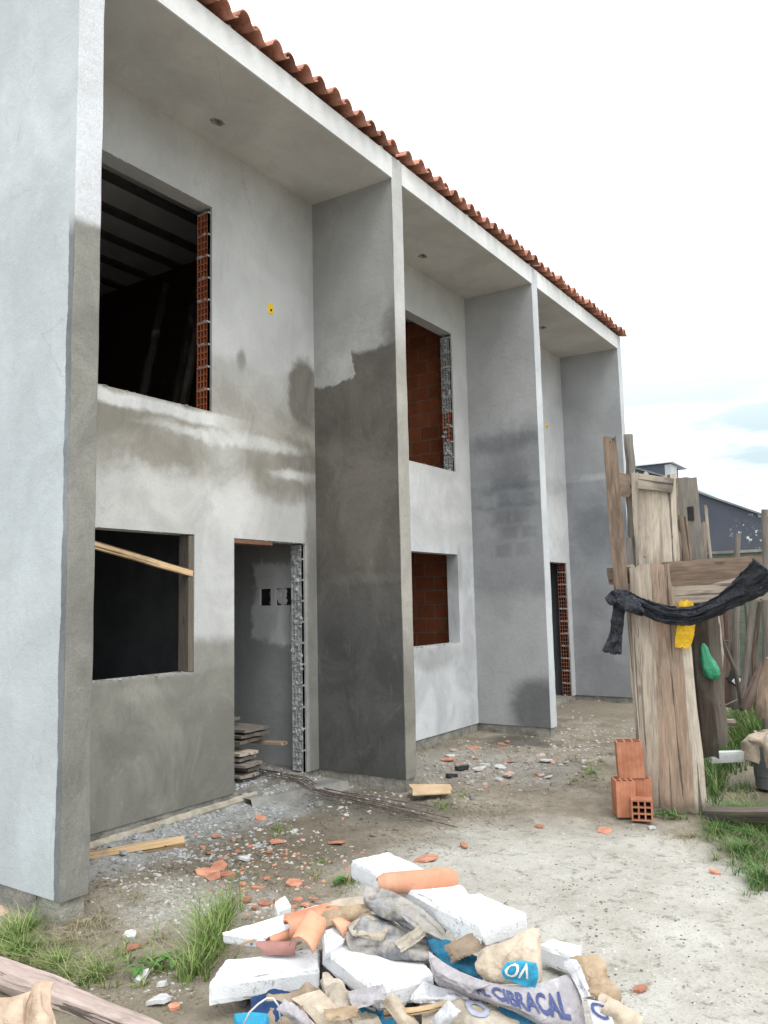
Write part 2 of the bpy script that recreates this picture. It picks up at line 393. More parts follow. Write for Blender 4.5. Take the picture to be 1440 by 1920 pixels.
# roof tile clay
g = NG('roof_tile_clay', .8, .25)
c = g.mix(g.mr(g.noise(3.0, 5), .3, .7), (.40, .18, .125), (.55, .27, .195))
c = g.mix(g.math('MULTIPLY', g.mr(g.noise(22, 4), .5, .7), .5), c, (.20, .065, .04))
hs = g.n('ShaderNodeHueSaturation'); g.put(hs.inputs['Color'], c); g.put(hs.inputs['Value'], g.mr(g.island(), 0, 1, .62, 1.25))
M_tile = g.done(hs.outputs[0], normal=g.bump(g.noise(60, 4), .25, .004))
g = NG('loose_tile_clay', .7, .3)
c = g.mix(g.mr(g.noise(6, 5), .3, .7), (.56, .25, .15), (.66, .34, .22))
c = g.mix(g.math('MULTIPLY', g.mr(g.noise(40, 4), .52, .72), .4), c, (.44, .19, .12))
c = g.mix(g.math('MULTIPLY', g.mr(g.noise(5, 6, .7, 1.0), .50, .70), .45), c, (.62, .52, .45))
c = g.mix(g.math('MULTIPLY', g.mr(g.noise(9, 5, .7), .62, .72), .5), c, (.20, .12, .09))
hs = g.n('ShaderNodeHueSaturation'); g.put(hs.inputs['Color'], c); g.put(hs.inputs['Value'], g.mr(g.rand(), 0, 1, .82, 1.12))
M_loose = g.done(hs.outputs[0], normal=g.bump(g.noise(80, 4), .25, .003))
M_purple = simple('purplish_tile', (.30, .15, .13), (.40, .21, .18), 8, .7, .2, 50)

# ---------------------------------------------------------------- ground
PILE = Vector((2.92, .15, 0))
def gz(x, y):
    z = -.125 + .035*fbm((x*.55+3, y*.55, 1.7), 3) + .018*fbm((x*3.1, y*3.1, 4.2), 4) + .007*fbm((x*14, y*14, 2.2), 3)*(1-.6*math.exp(-((x-3.6)**2+(y-1.4)**2)/2.5))
    s = max(0, min(1, (1.0-y)/1.2)); z -= .05*s*max(0, min(1, (2.4-x)/1.0))
    z += .05*math.exp(-((x-.9)**2/1.6+(y-9.2)**2/1.2))          # sand bank by the far doorway
    z += .05*math.exp(-(x/.35)**2)*(1 if .9 < y < 3.3 else .35)*(.6+.8*fbm((x*5, y*5, 9), 3)) if x > -.4 else 0
    r2 = (x-PILE.x)**2+(y-PILE.y)**2; z += .07*math.exp(-r2/.22)
    if -.4 < x and y > 3.6: z += .035*math.exp(-((x-1.4)**2/1.2+(y-4.9)**2/.8))*(.7+fbm((x*4, y*4, 2), 3))
    if x < -.2: z = min(z, -.10)
    return z
def axis(lo, hi, step, far, n=14):
    a = []; k = int(round((hi-lo)/step))
    for i in range(n, 0, -1): a.append(lo-(far)*(i/n)**3.2 - step*i)
    a += [lo+(hi-lo)*i/k for i in range(k+1)]
    for i in range(1, n+1): a.append(hi+(far)*(i/n)**3.2 + step*i)
    return a
gx = axis(-.4, 5.6, .026, 380); gy = axis(-1.6, 12.6, .032, 380)
gv = MB(); P = []
for yy in gy:
    for xx in gx:
        inside = -.6 < xx < 6.2 and -2.2 < yy < 13.2
        P.append(Vector((xx, yy, gz(xx, yy) if inside else (-.13 if abs(xx) < 12 and abs(yy) < 25 else -.16))))
gv.grid(P, len(gx), len(gy))
g = NG('dirt_yard', .95, .15)
sx = g.sep(g.obj); wn = g.vmath('SUBTRACT', g.noise(1.6, 7, .62, out=1), (.5, .5, .5))
def gblob(cx, cy, rx, ry, soft, warp=.9, rot=0.0):
    sc = g.n('ShaderNodeVectorMath', operation='SCALE'); g.put(sc.inputs[0], wn); sc.inputs[3].default_value = warp
    q = g.vmath('ADD', g.comb(sx[0], sx[1], 0.0), sc.outputs[0]); q = g.vmath('MULTIPLY', q, (1, 1, 0))
    q = g.vmath('SUBTRACT', q, (cx, cy, 0))
    if rot:
        q = g.mapping((1, 1, 1), rot=(0, 0, -rot), vec=q)
    return g.mr(g.vmath('LENGTH', g.vmath('DIVIDE', q, (rx, ry, 1))), 1-soft, 1+soft, 1.0, 0.0)
n1 = g.noise(2.2, 8, .65); n2 = g.noise(14, 6, .7); n3 = g.noise(70, 4, .7)
c = g.ramp(n1, [(.3, (.155, .13, .095)), (.5, (.265, .23, .18)), (.7, (.40, .365, .305))])
path = g.math('MAXIMUM', gblob(3.3, 1.9, 1.45, 1.35, .35, .8), gblob(4.1, .5, 1.3, 1.6, .3, .7))
c = g.mix(g.math('MULTIPLY', path, .92), c, g.ramp(n1, [(.28, (.35, .325, .28)), (.42, (.465, .445, .40)), (.62, (.55, .535, .49))]))
c = g.mix(g.math('MULTIPLY', gblob(.30, 1.9, .34, 1.6, .4, .5), .85), c, g.ramp(n2, [(.35, (.22, .23, .23)), (.65, (.50, .52, .53))]))
c = g.mix(g.math('MULTIPLY', gblob(1.1, 1.5, .7, .9, .5, 1.0), .75), c, g.ramp(n2, [(.35, (.10, .085, .06)), (.7, (.21, .18, .135))]))
c = g.mix(g.math('MULTIPLY', gblob(1.3, .55, .45, .35, .5, .7), .8), c, g.ramp(n2, [(.35, (.32, .30, .265)), (.65, (.50, .485, .45))]))
c = g.mix(g.math('MULTIPLY', gblob(1.6, -.5, .8, .5, .5, .7), .7), c, g.ramp(n2, [(.35, (.15, .125, .085)), (.7, (.26, .23, .17))]))
c = g.mix(g.math('MULTIPLY', gblob(.9, 2.85, .75, .45, .4, .6), .7), c, g.ramp(n2, [(.35, (.09, .085, .075)), (.7, (.19, .175, .15))]))
c = g.mix(g.math('MULTIPLY', gblob(1.0, 4.6, .9, .7, .5, .8), .6), c, g.ramp(n2, [(.35, (.27, .26, .24)), (.65, (.47, .46, .43))]))
c = g.mix(g.math('MULTIPLY', gblob(.8, 6.1, .45, .35, .5, .5), .8), c, (.09, .088, .08))
c = g.mix(g.math('MULTIPLY', gblob(1.0, 9.2, 1.3, 1.0, .4, .6), .8), c, g.ramp(n2, [(.3, (.20, .17, .13)), (.7, (.27, .235, .18))]))
c = g.mix(g.math('MULTIPLY', gblob(4.3, 4.4, .8, 1.6, .4, .8), .8), c, g.ramp(n2, [(.35, (.06, .065, .03)), (.7, (.14, .135, .07))]))
c = g.mix(g.math('MULTIPLY', g.mr(n2, .52, .68), .55), c, (.125, .11, .088))
c = g.mix(g.math('MULTIPLY', g.mr(n3, .5, .68), .30), c, (.10, .09, .075))
c = g.mix(g.math('MULTIPLY', g.mr(g.noise(34, 3, .6), .67, .73), .4), c, (.07, .06, .045))
c = g.mix(g.math('MULTIPLY', g.mr(g.noise(41, 3, .6), .68, .74), .6), c, (.55, .545, .53))
h = g.math('ADD', g.math('MULTIPLY', n2, 1.0), g.math('MULTIPLY', n3, .35))
M_ground = g.done(c, normal=g.bump(h, .8, .03))
ground = gv.build('ground', M_ground, smooth=True, origin=(0, 0, 0)); tag(ground, kind='structure')

# ---------------------------------------------------------------- the terrace building
bld = thing('terraced_house', 'unfinished grey plastered two storey terrace with clay tile roof and open window holes', 'building')
def panel(mb, us, zs, holes, x0, x1, mk):
    """solid wall sheet with rectangular holes; mk(u, z, t) -> point, t is thickness coordinate x0 (back) .. x1 (front)"""
    U = sorted(set(us+[h[0] for h in holes]+[h[1] for h in holes])); Z = sorted(set(zs+[h[2] for h in holes]+[h[3] for h in holes]))
    def solid(i, j):
        if i < 0 or j < 0 or i >= len(U)-1 or j >= len(Z)-1: return False
        cu, cz = (U[i]+U[i+1])/2, (Z[j]+Z[j+1])/2
        return not any(h[0] < cu < h[1] and h[2] < cz < h[3] for h in holes)
    for i in range(len(U)-1):
        for j in range(len(Z)-1):
            if not solid(i, j): continue
            a, b, c_, d = U[i], U[i+1], Z[j], Z[j+1]
            mb.quad(mk(a, c_, x1), mk(b, c_, x1), mk(b, d, x1), mk(a, d, x1))
            mb.quad(mk(a, c_, x0), mk(a, d, x0), mk(b, d, x0), mk(b, c_, x0))
            if not solid(i-1, j): mb.quad(mk(a, c_, x0), mk(a, c_, x1), mk(a, d, x1), mk(a, d, x0))
            if not solid(i+1, j): mb.quad(mk(b, c_, x0), mk(b, d, x0), mk(b, d, x1), mk(b, c_, x1))
            if not solid(i, j-1): mb.quad(mk(a, c_, x0), mk(b, c_, x0), mk(b, c_, x1), mk(a, c_, x1))
            if not solid(i, j+1): mb.quad(mk(a, d, x0), mk(a, d, x1), mk(b, d, x1), mk(b, d, x0))
fy = lambda u, z, t: Vector((t, u, z))

# end wall and dividing walls: face, pale front edge strip (2 mm proud) as a sub-part
fin_mats = [(M_end, M_end_front), (M_fin1, M_fin_front), (M_fin2, M_fin_front2), (M_fin3, M_fin_front2)]
for k, y0 in enumerate(LY):
    mb = MB()
    mb.box((BACK, y0, ZB), (D-.012, y0+T, ZS+.03)) if k in (1, 2) else None
    if k in (0, 3):
        # outer walls carry the gable up under the roof
        pts = [(BACK, ZB), (D-.012, ZB), (D-.012, ZF), (-3.2, ZF+1.15), (BACK, ZF-.1)]
        n = len(pts)
        mb.add([(x, y0, z) for x, z in pts]+[(x, y0+T, z) for x, z in pts],
               [tuple(range(n)), tuple(range(n, 2*n))[::-1]]+[(i, i+n, (i+1) % n+n, (i+1) % n) for i in range(n)])
    w = mb.build('end_wall' if k in (0, 3) else 'dividing_wall', fin_mats[k][0], bld)
    # front edge strip, subdivided and slightly uneven
    e = MB(); nz = 90; rings = []
    for j in range(nz+1):
        z = ZB+(ZF-ZB)*j/nz
        wob = lambda q: .0055*fbm((q, z*2.1, k*7.3), 3)
        rings.append([Vector((D-.012, y0+wob(1), z)), Vector((D-.004+wob(2), y0-.002+wob(1), z)), Vector((D+wob(3), y0+.006+wob(1), z)),
                      Vector((D+wob(4), y0+T-.006+wob(5), z)), Vector((D-.004+wob(6), y0+T+.002+wob(5), z)), Vector((D-.012, y0+T+wob(5), z))])
    e.grid([p for r_ in rings for p in r_], 6, nz+1)
    e.add(rings[0], [(0, 1, 2, 3, 4, 5)]); e.add(rings[-1], [(5, 4, 3, 2, 1, 0)])
    e.build('edge_trim', fin_mats[k][1], w)
    pl = MB(); nn = 40
    for j in range(nn):
        a = BACK+(D-.02-BACK)*j/nn; b = BACK+(D-.02-BACK)*(j+1)/nn
        q = .010*mn.noise(Vector((a*3, k*3.1, 0)))
        pl.box((a, y0+.012+q, -.6), (b, y0+T-.012-q, ZB-.004))
    pl.build('plinth', M_plinth, bld)

# openings: (y0, y1, z0, z1)
OPEN = [[(.62, 2.000, 3.15, 4.965), (.52, 1.816, 1.005, 2.10), (2.262, 3.200, ZB, 2.095)],
        [(4.83, 6.185, 3.15, 4.965), (4.95, 6.165, 1.005, 2.10), (3.80, 4.72, ZB, 2.095)],
        [(7.16, 8.541, 3.15, 4.965), (7.06, 8.357, 1.005, 2.10), (8.803, 9.765, ZB, 2.095)]]
FACE = [M_face1, M_face2, M_face3]
def hollow(mbf, mbh, o, u, v, n, w, h, nu=3, nv=3, depth=.06, wall=.012):
    """hollow brick end: face with nu x nv real holes, o lower-left corner, n outward normal"""
    cu = (w-wall*(nu+1))/nu; cv = (h-wall*(nv+1))/nv
    us = [0]; vs = [0]
    for i in range(nu): us += [us[-1]+wall, us[-1]+wall+cu]
    us.append(w)
    for i in range(nv): vs += [vs[-1]+wall, vs[-1]+wall+cv]
    vs.append(h)
    P_ = lambda a, b, d=0: o+u*a+v*b-n*d
    for i in range(len(us)-1):
        for j in range(len(vs)-1):
            a, b, c_, d_ = us[i], us[i+1], vs[j], vs[j+1]
            if i % 2 == 1 and j % 2 == 1:
                q = [P_(a, c_), P_(b, c_), P_(b, d_), P_(a, d_)]; r_ = [P_(a, c_, depth), P_(b, c_, depth), P_(b, d_, depth), P_(a, d_, depth)]
                same = mbf is mbh
                if same: mbh.cur = 1
                for t in range(4): mbh.quad(q[t], q[(t+1) % 4], r_[(t+1) % 4], r_[t])
                mbh.quad(*r_)
                if same: mbh.cur = 0
            else: mbf.quad(P_(a, c_), P_(b, c_), P_(b, d_), P_(a, d_))
def jamb(name, parent, yj, x0, x1, z0, z1, mats, course=.1965, smear=0.0, red_rows=None):
    """exposed hollow-brick jamb facing -y at y = yj, standing just proud of the wall's cut edge"""
    rnd = random.Random(int(yj*100))
    mo = MB(); bricks = []
    yb = yj-.028
    ye = yj+.066; mo.box((x0, ye-.008, z0), (x1, ye, z1))
    z = z0+.004; r_ = 0
    while z < z1-.03:
        hh = min(course-.014, z1-z-.004)
        jit = rnd.uniform(-.003, .003)
        f = MB(); h = f; tgt = f; bricks.append((f, bool(red_rows and r_ in red_rows)))
        o = Vector((x0+.004, yb+jit, z)); w = x1-x0-.006
        dep = .05
        hollow(tgt, h, o, Vector((1, 0, 0)), Vector((0, 0, 1)), Vector((0, -1, 0)), w, hh, 3, 3 if hh > .1 else 1, (.011 if smear > .4 and not (red_rows and r_ in red_rows) else .088), .009)
        # sides of the brick tile
        tgt.quad(o, o+Vector((0, 0, hh)), o+Vector((0, .03, hh)), o+Vector((0, .03, 0)))
        tgt.quad(o+Vector((w, 0, 0)), o+Vector((w, .03, 0)), o+Vector((w, .03, hh)), o+Vector((w, 0, hh)))
        for (p_, u_) in ((o, 1), (o+Vector((w, 0, 0)), 1)): tgt.quad(p_, p_+Vector((0, 0, hh)), p_+Vector((0, .085, hh)), p_+Vector((0, .085, 0)))
        mo.box((x0, yb+.004+jit, z+hh-.001), (x1, ye-.009, min(z+course, z1)-.001))
        z += course; r_ += 1
    # ragged mortar lumps along the joints
    for q in range(int((z1-z0)*70*max(.3, smear))):
        s_ = rnd.uniform(.008, .022 if smear < .5 else .034); p = Vector((rnd.uniform(x0+.01, x1-.01), yb-.001, rnd.uniform(z0+.02, z1-.02)))
        if smear < .5: p.z = z0+course*round((p.z-z0)/course)
        lump(mo, p, s_, rnd, flat=(1, .35, .8))
    j = mo.build(name, mats[2], parent)
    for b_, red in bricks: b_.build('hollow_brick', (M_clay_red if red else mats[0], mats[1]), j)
    return j
_ico = None
def lump(mb, p, s_, rnd, flat=(1, 1, 1)):
    global _ico
    if _ico is None:
        t = (1+5**.5)/2
        vs = [(-1,t,0),(1,t,0),(-1,-t,0),(1,-t,0),(0,-1,t),(0,1,t),(0,-1,-t),(0,1,-t),(t,0,-1),(t,0,1),(-t,0,-1),(-t,0,1)]
        _ico = ([Vector(v).normalized() for v in vs], [(0,11,5),(0,5,1),(0,1,7),(0,7,10),(0,10,11),(1,5,9),(5,11,4),(11,10,2),(10,7,6),(7,1,8),(3,9,4),(3,4,2),(3,2,6),(3,6,8),(3,8,9),(4,9,5),(2,4,11),(6,2,10),(8,6,7),(9,8,1)])
    rot = Euler((rnd.uniform(0, 6), rnd.uniform(0, 6), rnd.uniform(0, 6))).to_matrix()
    vs = []
    for v in _ico[0]:
        q = rot @ (v*s_*rnd.uniform(.65, 1.2)); vs.append(Vector((q.x*flat[0], q.y*flat[1], q.z*flat[2]))+p)
    mb.add(vs, _ico[1])

for k in range(3):
    ya, yb = LY[k]+T, LY[k+1]
    mb = MB(); panel(mb, [ya, yb], [ZB, ZS+.06], OPEN[k], -.022, 0.0, fy)
    wide = [(a, b+(.07 if any(abs(b-q) < 1e-6 for q in (2.0, 6.185, 3.2, 9.765)) else 0), c_, d) for a, b, c_, d in OPEN[k]]
    panel(mb, [ya, yb], [ZB, ZS+.06], wide, -WT, -.022, fy)
    fw = mb.build('facade_wall', FACE[k], bld)
    # rough mortar lips on sills and heads
    rnd = random.Random(50+k); lip = MB()
    for (a, b, c_, d) in OPEN[k][:2]:
        for q in range(int((b-a)*60)):
            p = Vector((rnd.uniform(-.10, .0), rnd.uniform(a, b), c_+.001)); lump(lip, p, rnd.uniform(.006, .020), rnd, (1.2, 1.6, .35))
        for q in range(int((b-a)*14)):
            p = Vector((rnd.uniform(-.01, .0), rnd.uniform(a, b), d)); lump(lip, p, rnd.uniform(.004, .012), rnd, (.6, 1.8, .7))
    a, b, c_, d = OPEN[k][2]
    for q in range(26): lump(lip, Vector((rnd.uniform(-.02, 0), rnd.uniform(a, b), d)), rnd.uniform(.005, .017), rnd, (.6, 1.6, .8))
    tag(lip.build('rough_mortar_edge', M_mortar, fw), kind='stuff')
    pl = MB(); n = 26
    for j in range(n):
        a = ya+(yb-ya)*j/n; b = ya+(yb-ya)*(j+1)/n; q = .008*mn.noise(Vector((a*3, 1, k)))
        pl.box((-WT+.01, a, -.6), (-.012+q, b, ZB-.004))
    pl.build('plinth', M_plinth, bld)
    # soffit with a real lamp hole
    hy = [1.79, 5.07, 8.27][k]; hx = [.284, .276, .40][k]
    sf = MB()
    mk = lambda u, v, t: Vector((v, u, t+.03*(1-v/D)))
    panel(sf, [ya, yb], [.0, D-.016], [(hy-.042, hy+.042, hx-.03, hx+.03)], ZS+.08, ZS, mk)
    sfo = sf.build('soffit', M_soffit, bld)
    hb = MB(); hb.box((hx-.06, hy-.07, ZS+.115), (hx+.06, hy+.07, ZS+.20))
    hb.build('lamp_hole', M_conc, sfo)
    rm = MB(); ring = []
    for q in range(22):
        an = q/22*6.2832; a_, b_ = rnd.uniform(.9, 1.25), rnd.uniform(.55, 1.0); zr = ZS+.03*(1-hx/D)
        for (kk, dz) in ((a_*1.35, .002), (a_, -.006), (b_, .012)): ring.append(Vector((hx+.036*kk*math.cos(an), hy+.048*kk*math.sin(an), zr+dz)))
    rm.v = ring; rm.f = [(q*3+t, q*3+t+1, (q+1) % 22*3+t+1, (q+1) % 22*3+t) for q in range(22) for t in (0, 1)]
    rm.build('hole_rim', M_conc, sfo)
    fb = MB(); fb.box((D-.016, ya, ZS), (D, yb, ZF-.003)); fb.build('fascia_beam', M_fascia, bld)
    # floors, ceiling, back wall
    fl = MB(); fl.box((BACK, ya, -.30), (-WT, yb, -.022)); fl.build('ground_floor_slab', M_conc, bld)
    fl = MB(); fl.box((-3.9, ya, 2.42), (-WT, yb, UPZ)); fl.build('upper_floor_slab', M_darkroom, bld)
    cl = MB(); cl.box((-3.9, ya, CEIL), (-WT, yb, CEIL+.12)); clo = cl.build('ceiling_slab', M_ceil, bld)
    for q in range(7):
        jx = -.42-.50*q; jm = MB(); jm.box((jx-.055, ya+.003, CEIL-.035), (jx+.055, yb-.003, CEIL-.001)); jm.build('joist', M_joist, clo)
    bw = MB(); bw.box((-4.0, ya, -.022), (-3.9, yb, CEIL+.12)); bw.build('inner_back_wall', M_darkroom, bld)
    # inner partition between the ground floor window room and the hall
    py = {0: 2.06, 1: 4.78, 2: 8.6}[k]
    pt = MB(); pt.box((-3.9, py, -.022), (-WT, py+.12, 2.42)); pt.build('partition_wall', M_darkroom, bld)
# linings of the dividing walls inside the rooms (3 cm proud)
def lining(name, mat, yw, x0, x1, z0, z1, holes=()):
    mb = MB(); panel(mb, [x0, x1], [z0, z1], list(holes), yw, yw-.03, lambda u, z, t: Vector((u, t, z)))
    return mb.build(name, mat, bld)
BOXH = [(-.715, -.565, 1.515, 1.682), (-.505, -.285, 1.515, 1.682)]
lin = lining('plastered_lining', M_inner, LY[1]-.003, -3.89, -WT-.002, -.02, 2.41, BOXH)
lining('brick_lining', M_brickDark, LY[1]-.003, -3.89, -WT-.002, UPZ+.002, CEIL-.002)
lining('brick_lining', M_brickA, LY[2]-.003, -3.89, -WT-.002, UPZ+.002, CEIL-.002)
lining('brick_lining', M_brickA, LY[2]-.003, -3.89, -WT-.002, -.02, 2.41)
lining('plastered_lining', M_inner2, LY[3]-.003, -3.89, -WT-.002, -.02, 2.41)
# electrical boxes let into the plastered lining
for i, (a, b, c_, d) in enumerate(BOXH):
    mb = MB(); mb.box((a+.002, LY[1]-.008, c_+.002), (b-.002, LY[1]-.0035, d-.002))
    o = mb.build('switch_box', M_black, lin)
    cr = MB(); rnd = random.Random(i+3)
    cen = [((a+b)/2+.045*i, (c_+d)/2)]
    for q in range(46 if i else 5):
        p = Vector((a+.015+rnd.random()*(b-a-.03)*(.55 if i else 1), LY[1]-.012, c_+.015+rnd.random()*(d-c_-.03)))
        if not i: p.x = b-.012
        lump(cr, p, rnd.uniform(.014, .034), rnd, (1, .3, 1))
    cr.build('mortar_crust', M_mortar if not i else simple('white_mortar', (.6, .6, .6), (.75, .75, .75), 20), o)
wr = MB()
wr.tube([Vector((-.31+.012*math.sin(q*1.9), LY[1]-.045, 1.52-q*.05)) for q in range(12)], .0035, 6)
wr.build('hanging_cable', simple('pale_cable', (.45, .45, .44), (.55, .55, .54)), lin)

MJ = (M_clay_red, M_darkhole, M_mortar)
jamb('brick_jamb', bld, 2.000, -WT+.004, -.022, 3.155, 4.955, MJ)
jamb('brick_jamb', bld, 6.185, -WT+.004, -.022, 3.155, 4.955, (M_cement_brick, M_conc, M_cement_brick), smear=.5, red_rows=(2, 3))
jamb('brick_jamb', bld, 3.200, -WT+.004, -.022, -.015, 2.085, (M_cement_brick, M_cement_brick, M_cement_brick), smear=.6)
jamb('brick_jamb', bld, 9.765, -WT+.004, -.022, -.015, 2.085, (M_clay_dull, M_black, M_mortar), smear=.3)  # clay brick holes lined black, their shade put into the colour
# weathered board left in the near lower window jamb and over the near doorway
M_oldwood = wood('old_brown_wood', (.20, .155, .12), (.10, .075, .055), .3)
M_wood_a = wood('weathered_plank', (.46, .385, .31), (.25, .19, .14), .22)
M_wood_b = wood('brown_plank', (.40, .29, .215), (.22, .145, .10), .12)
M_wood_pale = wood('pale_plank', (.58, .505, .42), (.39, .32, .25), .12)
M_wood_grey = wood('grey_plank', (.37, .33, .285), (.21, .18, .15), .4)
M_yel_wood = wood('fresh_pine', (.66, .47, .28), (.50, .32, .16), 0, .12)
mb = MB(); mb.box((-.12, 1.760, 1.01), (-.006, 1.812, 2.09)); mb.build('jamb_board', M_oldwood, bld)
mb = MB(); mb.box((-.15, 2.262, 2.055), (-.004, 2.75, 2.092)); mb.build('lintel_board', simple('rusty_board', (.16, .08, .05), (.24, .13, .085), 9), bld)
# door step of rough concrete in front of the near doorway, with a rounded mortar lip along the wall foot
mb = MB(); n = 24; pts = []
for i in range(n):
    a = i/(n-1); pts.append(Vector((.02+.42*(.35+.65*a)*(1+.12*mn.noise(Vector((a*5, 0, 2)))), 2.28+.95*a, -.055)))
vs = [Vector((-.005, 2.28, -.05)), Vector((-.005, 3.23, -.05))]
base = [Vector((p.x+.05, p.y, -.18)) for p in pts]
mb.add(pts+[vs[1], vs[0]], [tuple(range(n+2))])
for i in range(n-1): mb.quad(pts[i], base[i], base[i+1], pts[i+1])
mb.build('door_step', M_conc, bld)
mb = MB(); pp = [Vector((.02+.035*(i/20)+.012*mn.noise(Vector((i*.7, 3, 3))), .30+2.15*i/20, -.10+.03*(i/20))) for i in range(21)]
mb.tube(pp, [.035*(1+.5*mn.noise(Vector((i*.9, 1, 0)))) for i in range(21)], 8)
mb.build('mortar_lip', simple('tan_mortar', (.30, .26, .20), (.46, .42, .35), 9, .95, .8, 25, bdist=.02), bld)
# yellow wiring boxes on the upper facade
for yv, zv in ((2.738, 4.27), (9.207, 4.27)):
    mb = MB(); mb.box((-.005, yv-.036, zv-.05), (.004, yv+.036, zv+.05)); o = mb.build('wiring_box', M_yellow, bld); bevel(o, .004)
    mb = MB(); mb.tube([(.004, yv+.004, zv-.012), (.007, yv+.004, zv-.012)], .013, 10); mb.build('socket_hole', M_black, o)

# ---------------------------------------------------------------- roof tiles: every tile its own island in the roof section's mesh
def tile_profile(n=14, pitch=.183, r=.058):
    pr = []
    for i in range(n+1):
        s_ = i/n
        if s_ < .62: z = 1.08*r*math.sin(math.pi*s_/.62)**.55 if 0 < s_ < .62 else 0
        else: z = -.022*math.sin(math.pi*(s_-.62)/.38)
        pr.append(((s_-.31)*pitch*1.06, z))
    return pr
PRO = tile_profile()
SL = math.atan(.26)
def roof_section(y0, y1, parent, seed):
    rnd = random.Random(seed); mb = MB(); nt_ = max(1, int(round((y1-y0)/.183))); pit = (y1-y0)/nt_
    ca, sa = math.cos(SL), math.sin(SL)
    for row in range(13):
        x_e = D+.085-row*.34*ca; z_e = ZF+.012+row*.34*sa
        for c_ in range(nt_):
            yc = y0+pit*(c_+.42)+rnd.uniform(-.010, .010); ln = .40; zo = rnd.uniform(-.006, .011); tw = rnd.uniform(-.03, .03); xo = rnd.uniform(-.024, .024) if row == 0 else 0
            top, bot = [], []
            for t in (0, 1):
                for (py_, pz) in PRO:
                    d = ln*t
                    base_ = Vector((x_e+xo-d*ca, yc+py_*(1-.08*t)+tw*d, z_e+zo+d*sa+(.022 if t == 0 else 0)+pz*(1-.1*t)))
                    top.append(base_+Vector((0, 0, .013))); bot.append(base_)
            n = len(PRO); b = len(mb.v)
            fs = []
            for i in range(n-1):
                fs += [(i, i+1, n+i+1, n+i), (2*n+i, 3*n+i, 3*n+i+1, 2*n+i+1), (i, 2*n+i, 2*n+i+1, i+1)]
            fs += [(0, n, 3*n, 2*n), (n-1, 3*n-1, 4*n-1, 2*n-1)]
            mb.add(top+bot, fs)
    return mb.build('roof_tiles', M_tile, parent)
for k in range(3):
    y0 = LY[k]+(.0 if k == 0 else .13); y1 = LY[k+1]+(.05 if k < 2 else T+.06)
    r_ = roof_section(y0 - (.08 if k == 0 else 0), y1, bld, k)
    dk = MB(); dk.quad((D-.04, y0-.05, ZF+.004), (D-.04, y1, ZF+.004), (-3.2, y1, ZF+1.09), (-3.2, y0-.05, ZF+1.09))
    dk.quad((-3.2, y0-.05, ZF+1.10), (-3.2, y1, ZF+1.10), (BACK-.3, y1, ZF-.12), (BACK-.3, y0-.05, ZF-.12)); dk.build('roof_deck', M_joist, bld)
    # mortar bedding under the eave tiles
    bd = MB(); rnd = random.Random(k)
    for q in range(int((y1-y0)*16)): lump(bd, Vector((D-.04+rnd.uniform(-.03, .02), rnd.uniform(y0, y1), ZF+.008)), rnd.uniform(.012, .03), rnd, (1, 1.6, .7))
    tag(bd.build('eave_bedding', M_mortar, bld), kind='stuff')
# flashing at the two joints of the roof
for k in (1, 2):
    mb = MB(); rnd = random.Random(k+9)
    for q in range(26): lump(mb, Vector((D-.02-rnd.random()*.5, LY[k]+.09+rnd.uniform(-.045, .05), ZF+.02+rnd.random()*.05)), rnd.uniform(.02, .045), rnd, (1.4, 1, .8))
    mb.build('joint_flashing', simple('dark_flashing_%s' % 'ab'[k-1], (.06, .06, .062), (.15, .15, .15), 12), bld)

# ---------------------------------------------------------------- planks as local-Z objects
def plank(name, mat, p0, p1, w, t, facing, parent=None, rag=.02, bow=.0, seed=0, taper=1.0, wav=.004):
    """board from p0 to p1; width w across, thickness t along facing"""
    rnd = random.Random(seed); z = (p1-p0); L = z.length; z.normalize()
    y = (facing - z*facing.dot(z)).normalized(); x = y.cross(z).normalized()
    M = Matrix(((x.x, y.x, z.x, p0.x), (x.y, y.y, z.y, p0.y), (x.z, y.z, z.z, p0.z), (0, 0, 0, 1)))
    mb = MB(); nz = max(4, int(L/.07)); nx = 5; loop = []
    ends = [[rnd.uniform(-rag, rag) for _ in range(nx)] for _ in range(2)]
    front, back = [], []
    for j in range(nz+1):
        f = j/nz; ww = w*(1+(taper-1)*f)
        for i in range(nx):
            s_ = i/(nx-1)-.5
            zc = L*f+(ends[0][i] if j == 0 else ends[1][i] if j == nz else 0)
            ed = wav*fbm((f*L*3, s_*2, seed*1.7), 3)
            xx = s_*ww+(ed*2 if abs(s_) == .5 else 0)+bow*math.sin(math.pi*f)
            ch = -.0035 if abs(s_) == .5 else 0
            front.append(Vector((xx, t/2+ch+ed*.5, zc))); back.append(Vector((xx, -t/2-ch+ed*.5, zc)))
    n = len(front); fs = []
    for j in range(nz):
        for i in range(nx-1):
            a = j*nx+i; fs += [(a, a+nx, a+nx+1, a+1), (n+a, n+a+1, n+a+nx+1, n+a+nx)]
        a = j*nx; fs.append((a, n+a, n+a+nx, a+nx)); a = j*nx+nx-1; fs.append((a, a+nx, n+a+nx, n+a))
    for i in range(nx-1):
        fs.append((i, i+1, n+i+1, n+i)); a = nz*nx+i; fs.append((a, n+a, n+a+1, a+1))
    mb.add(front+back, fs)
    return mb.build(name, mat, parent, matrix=M)
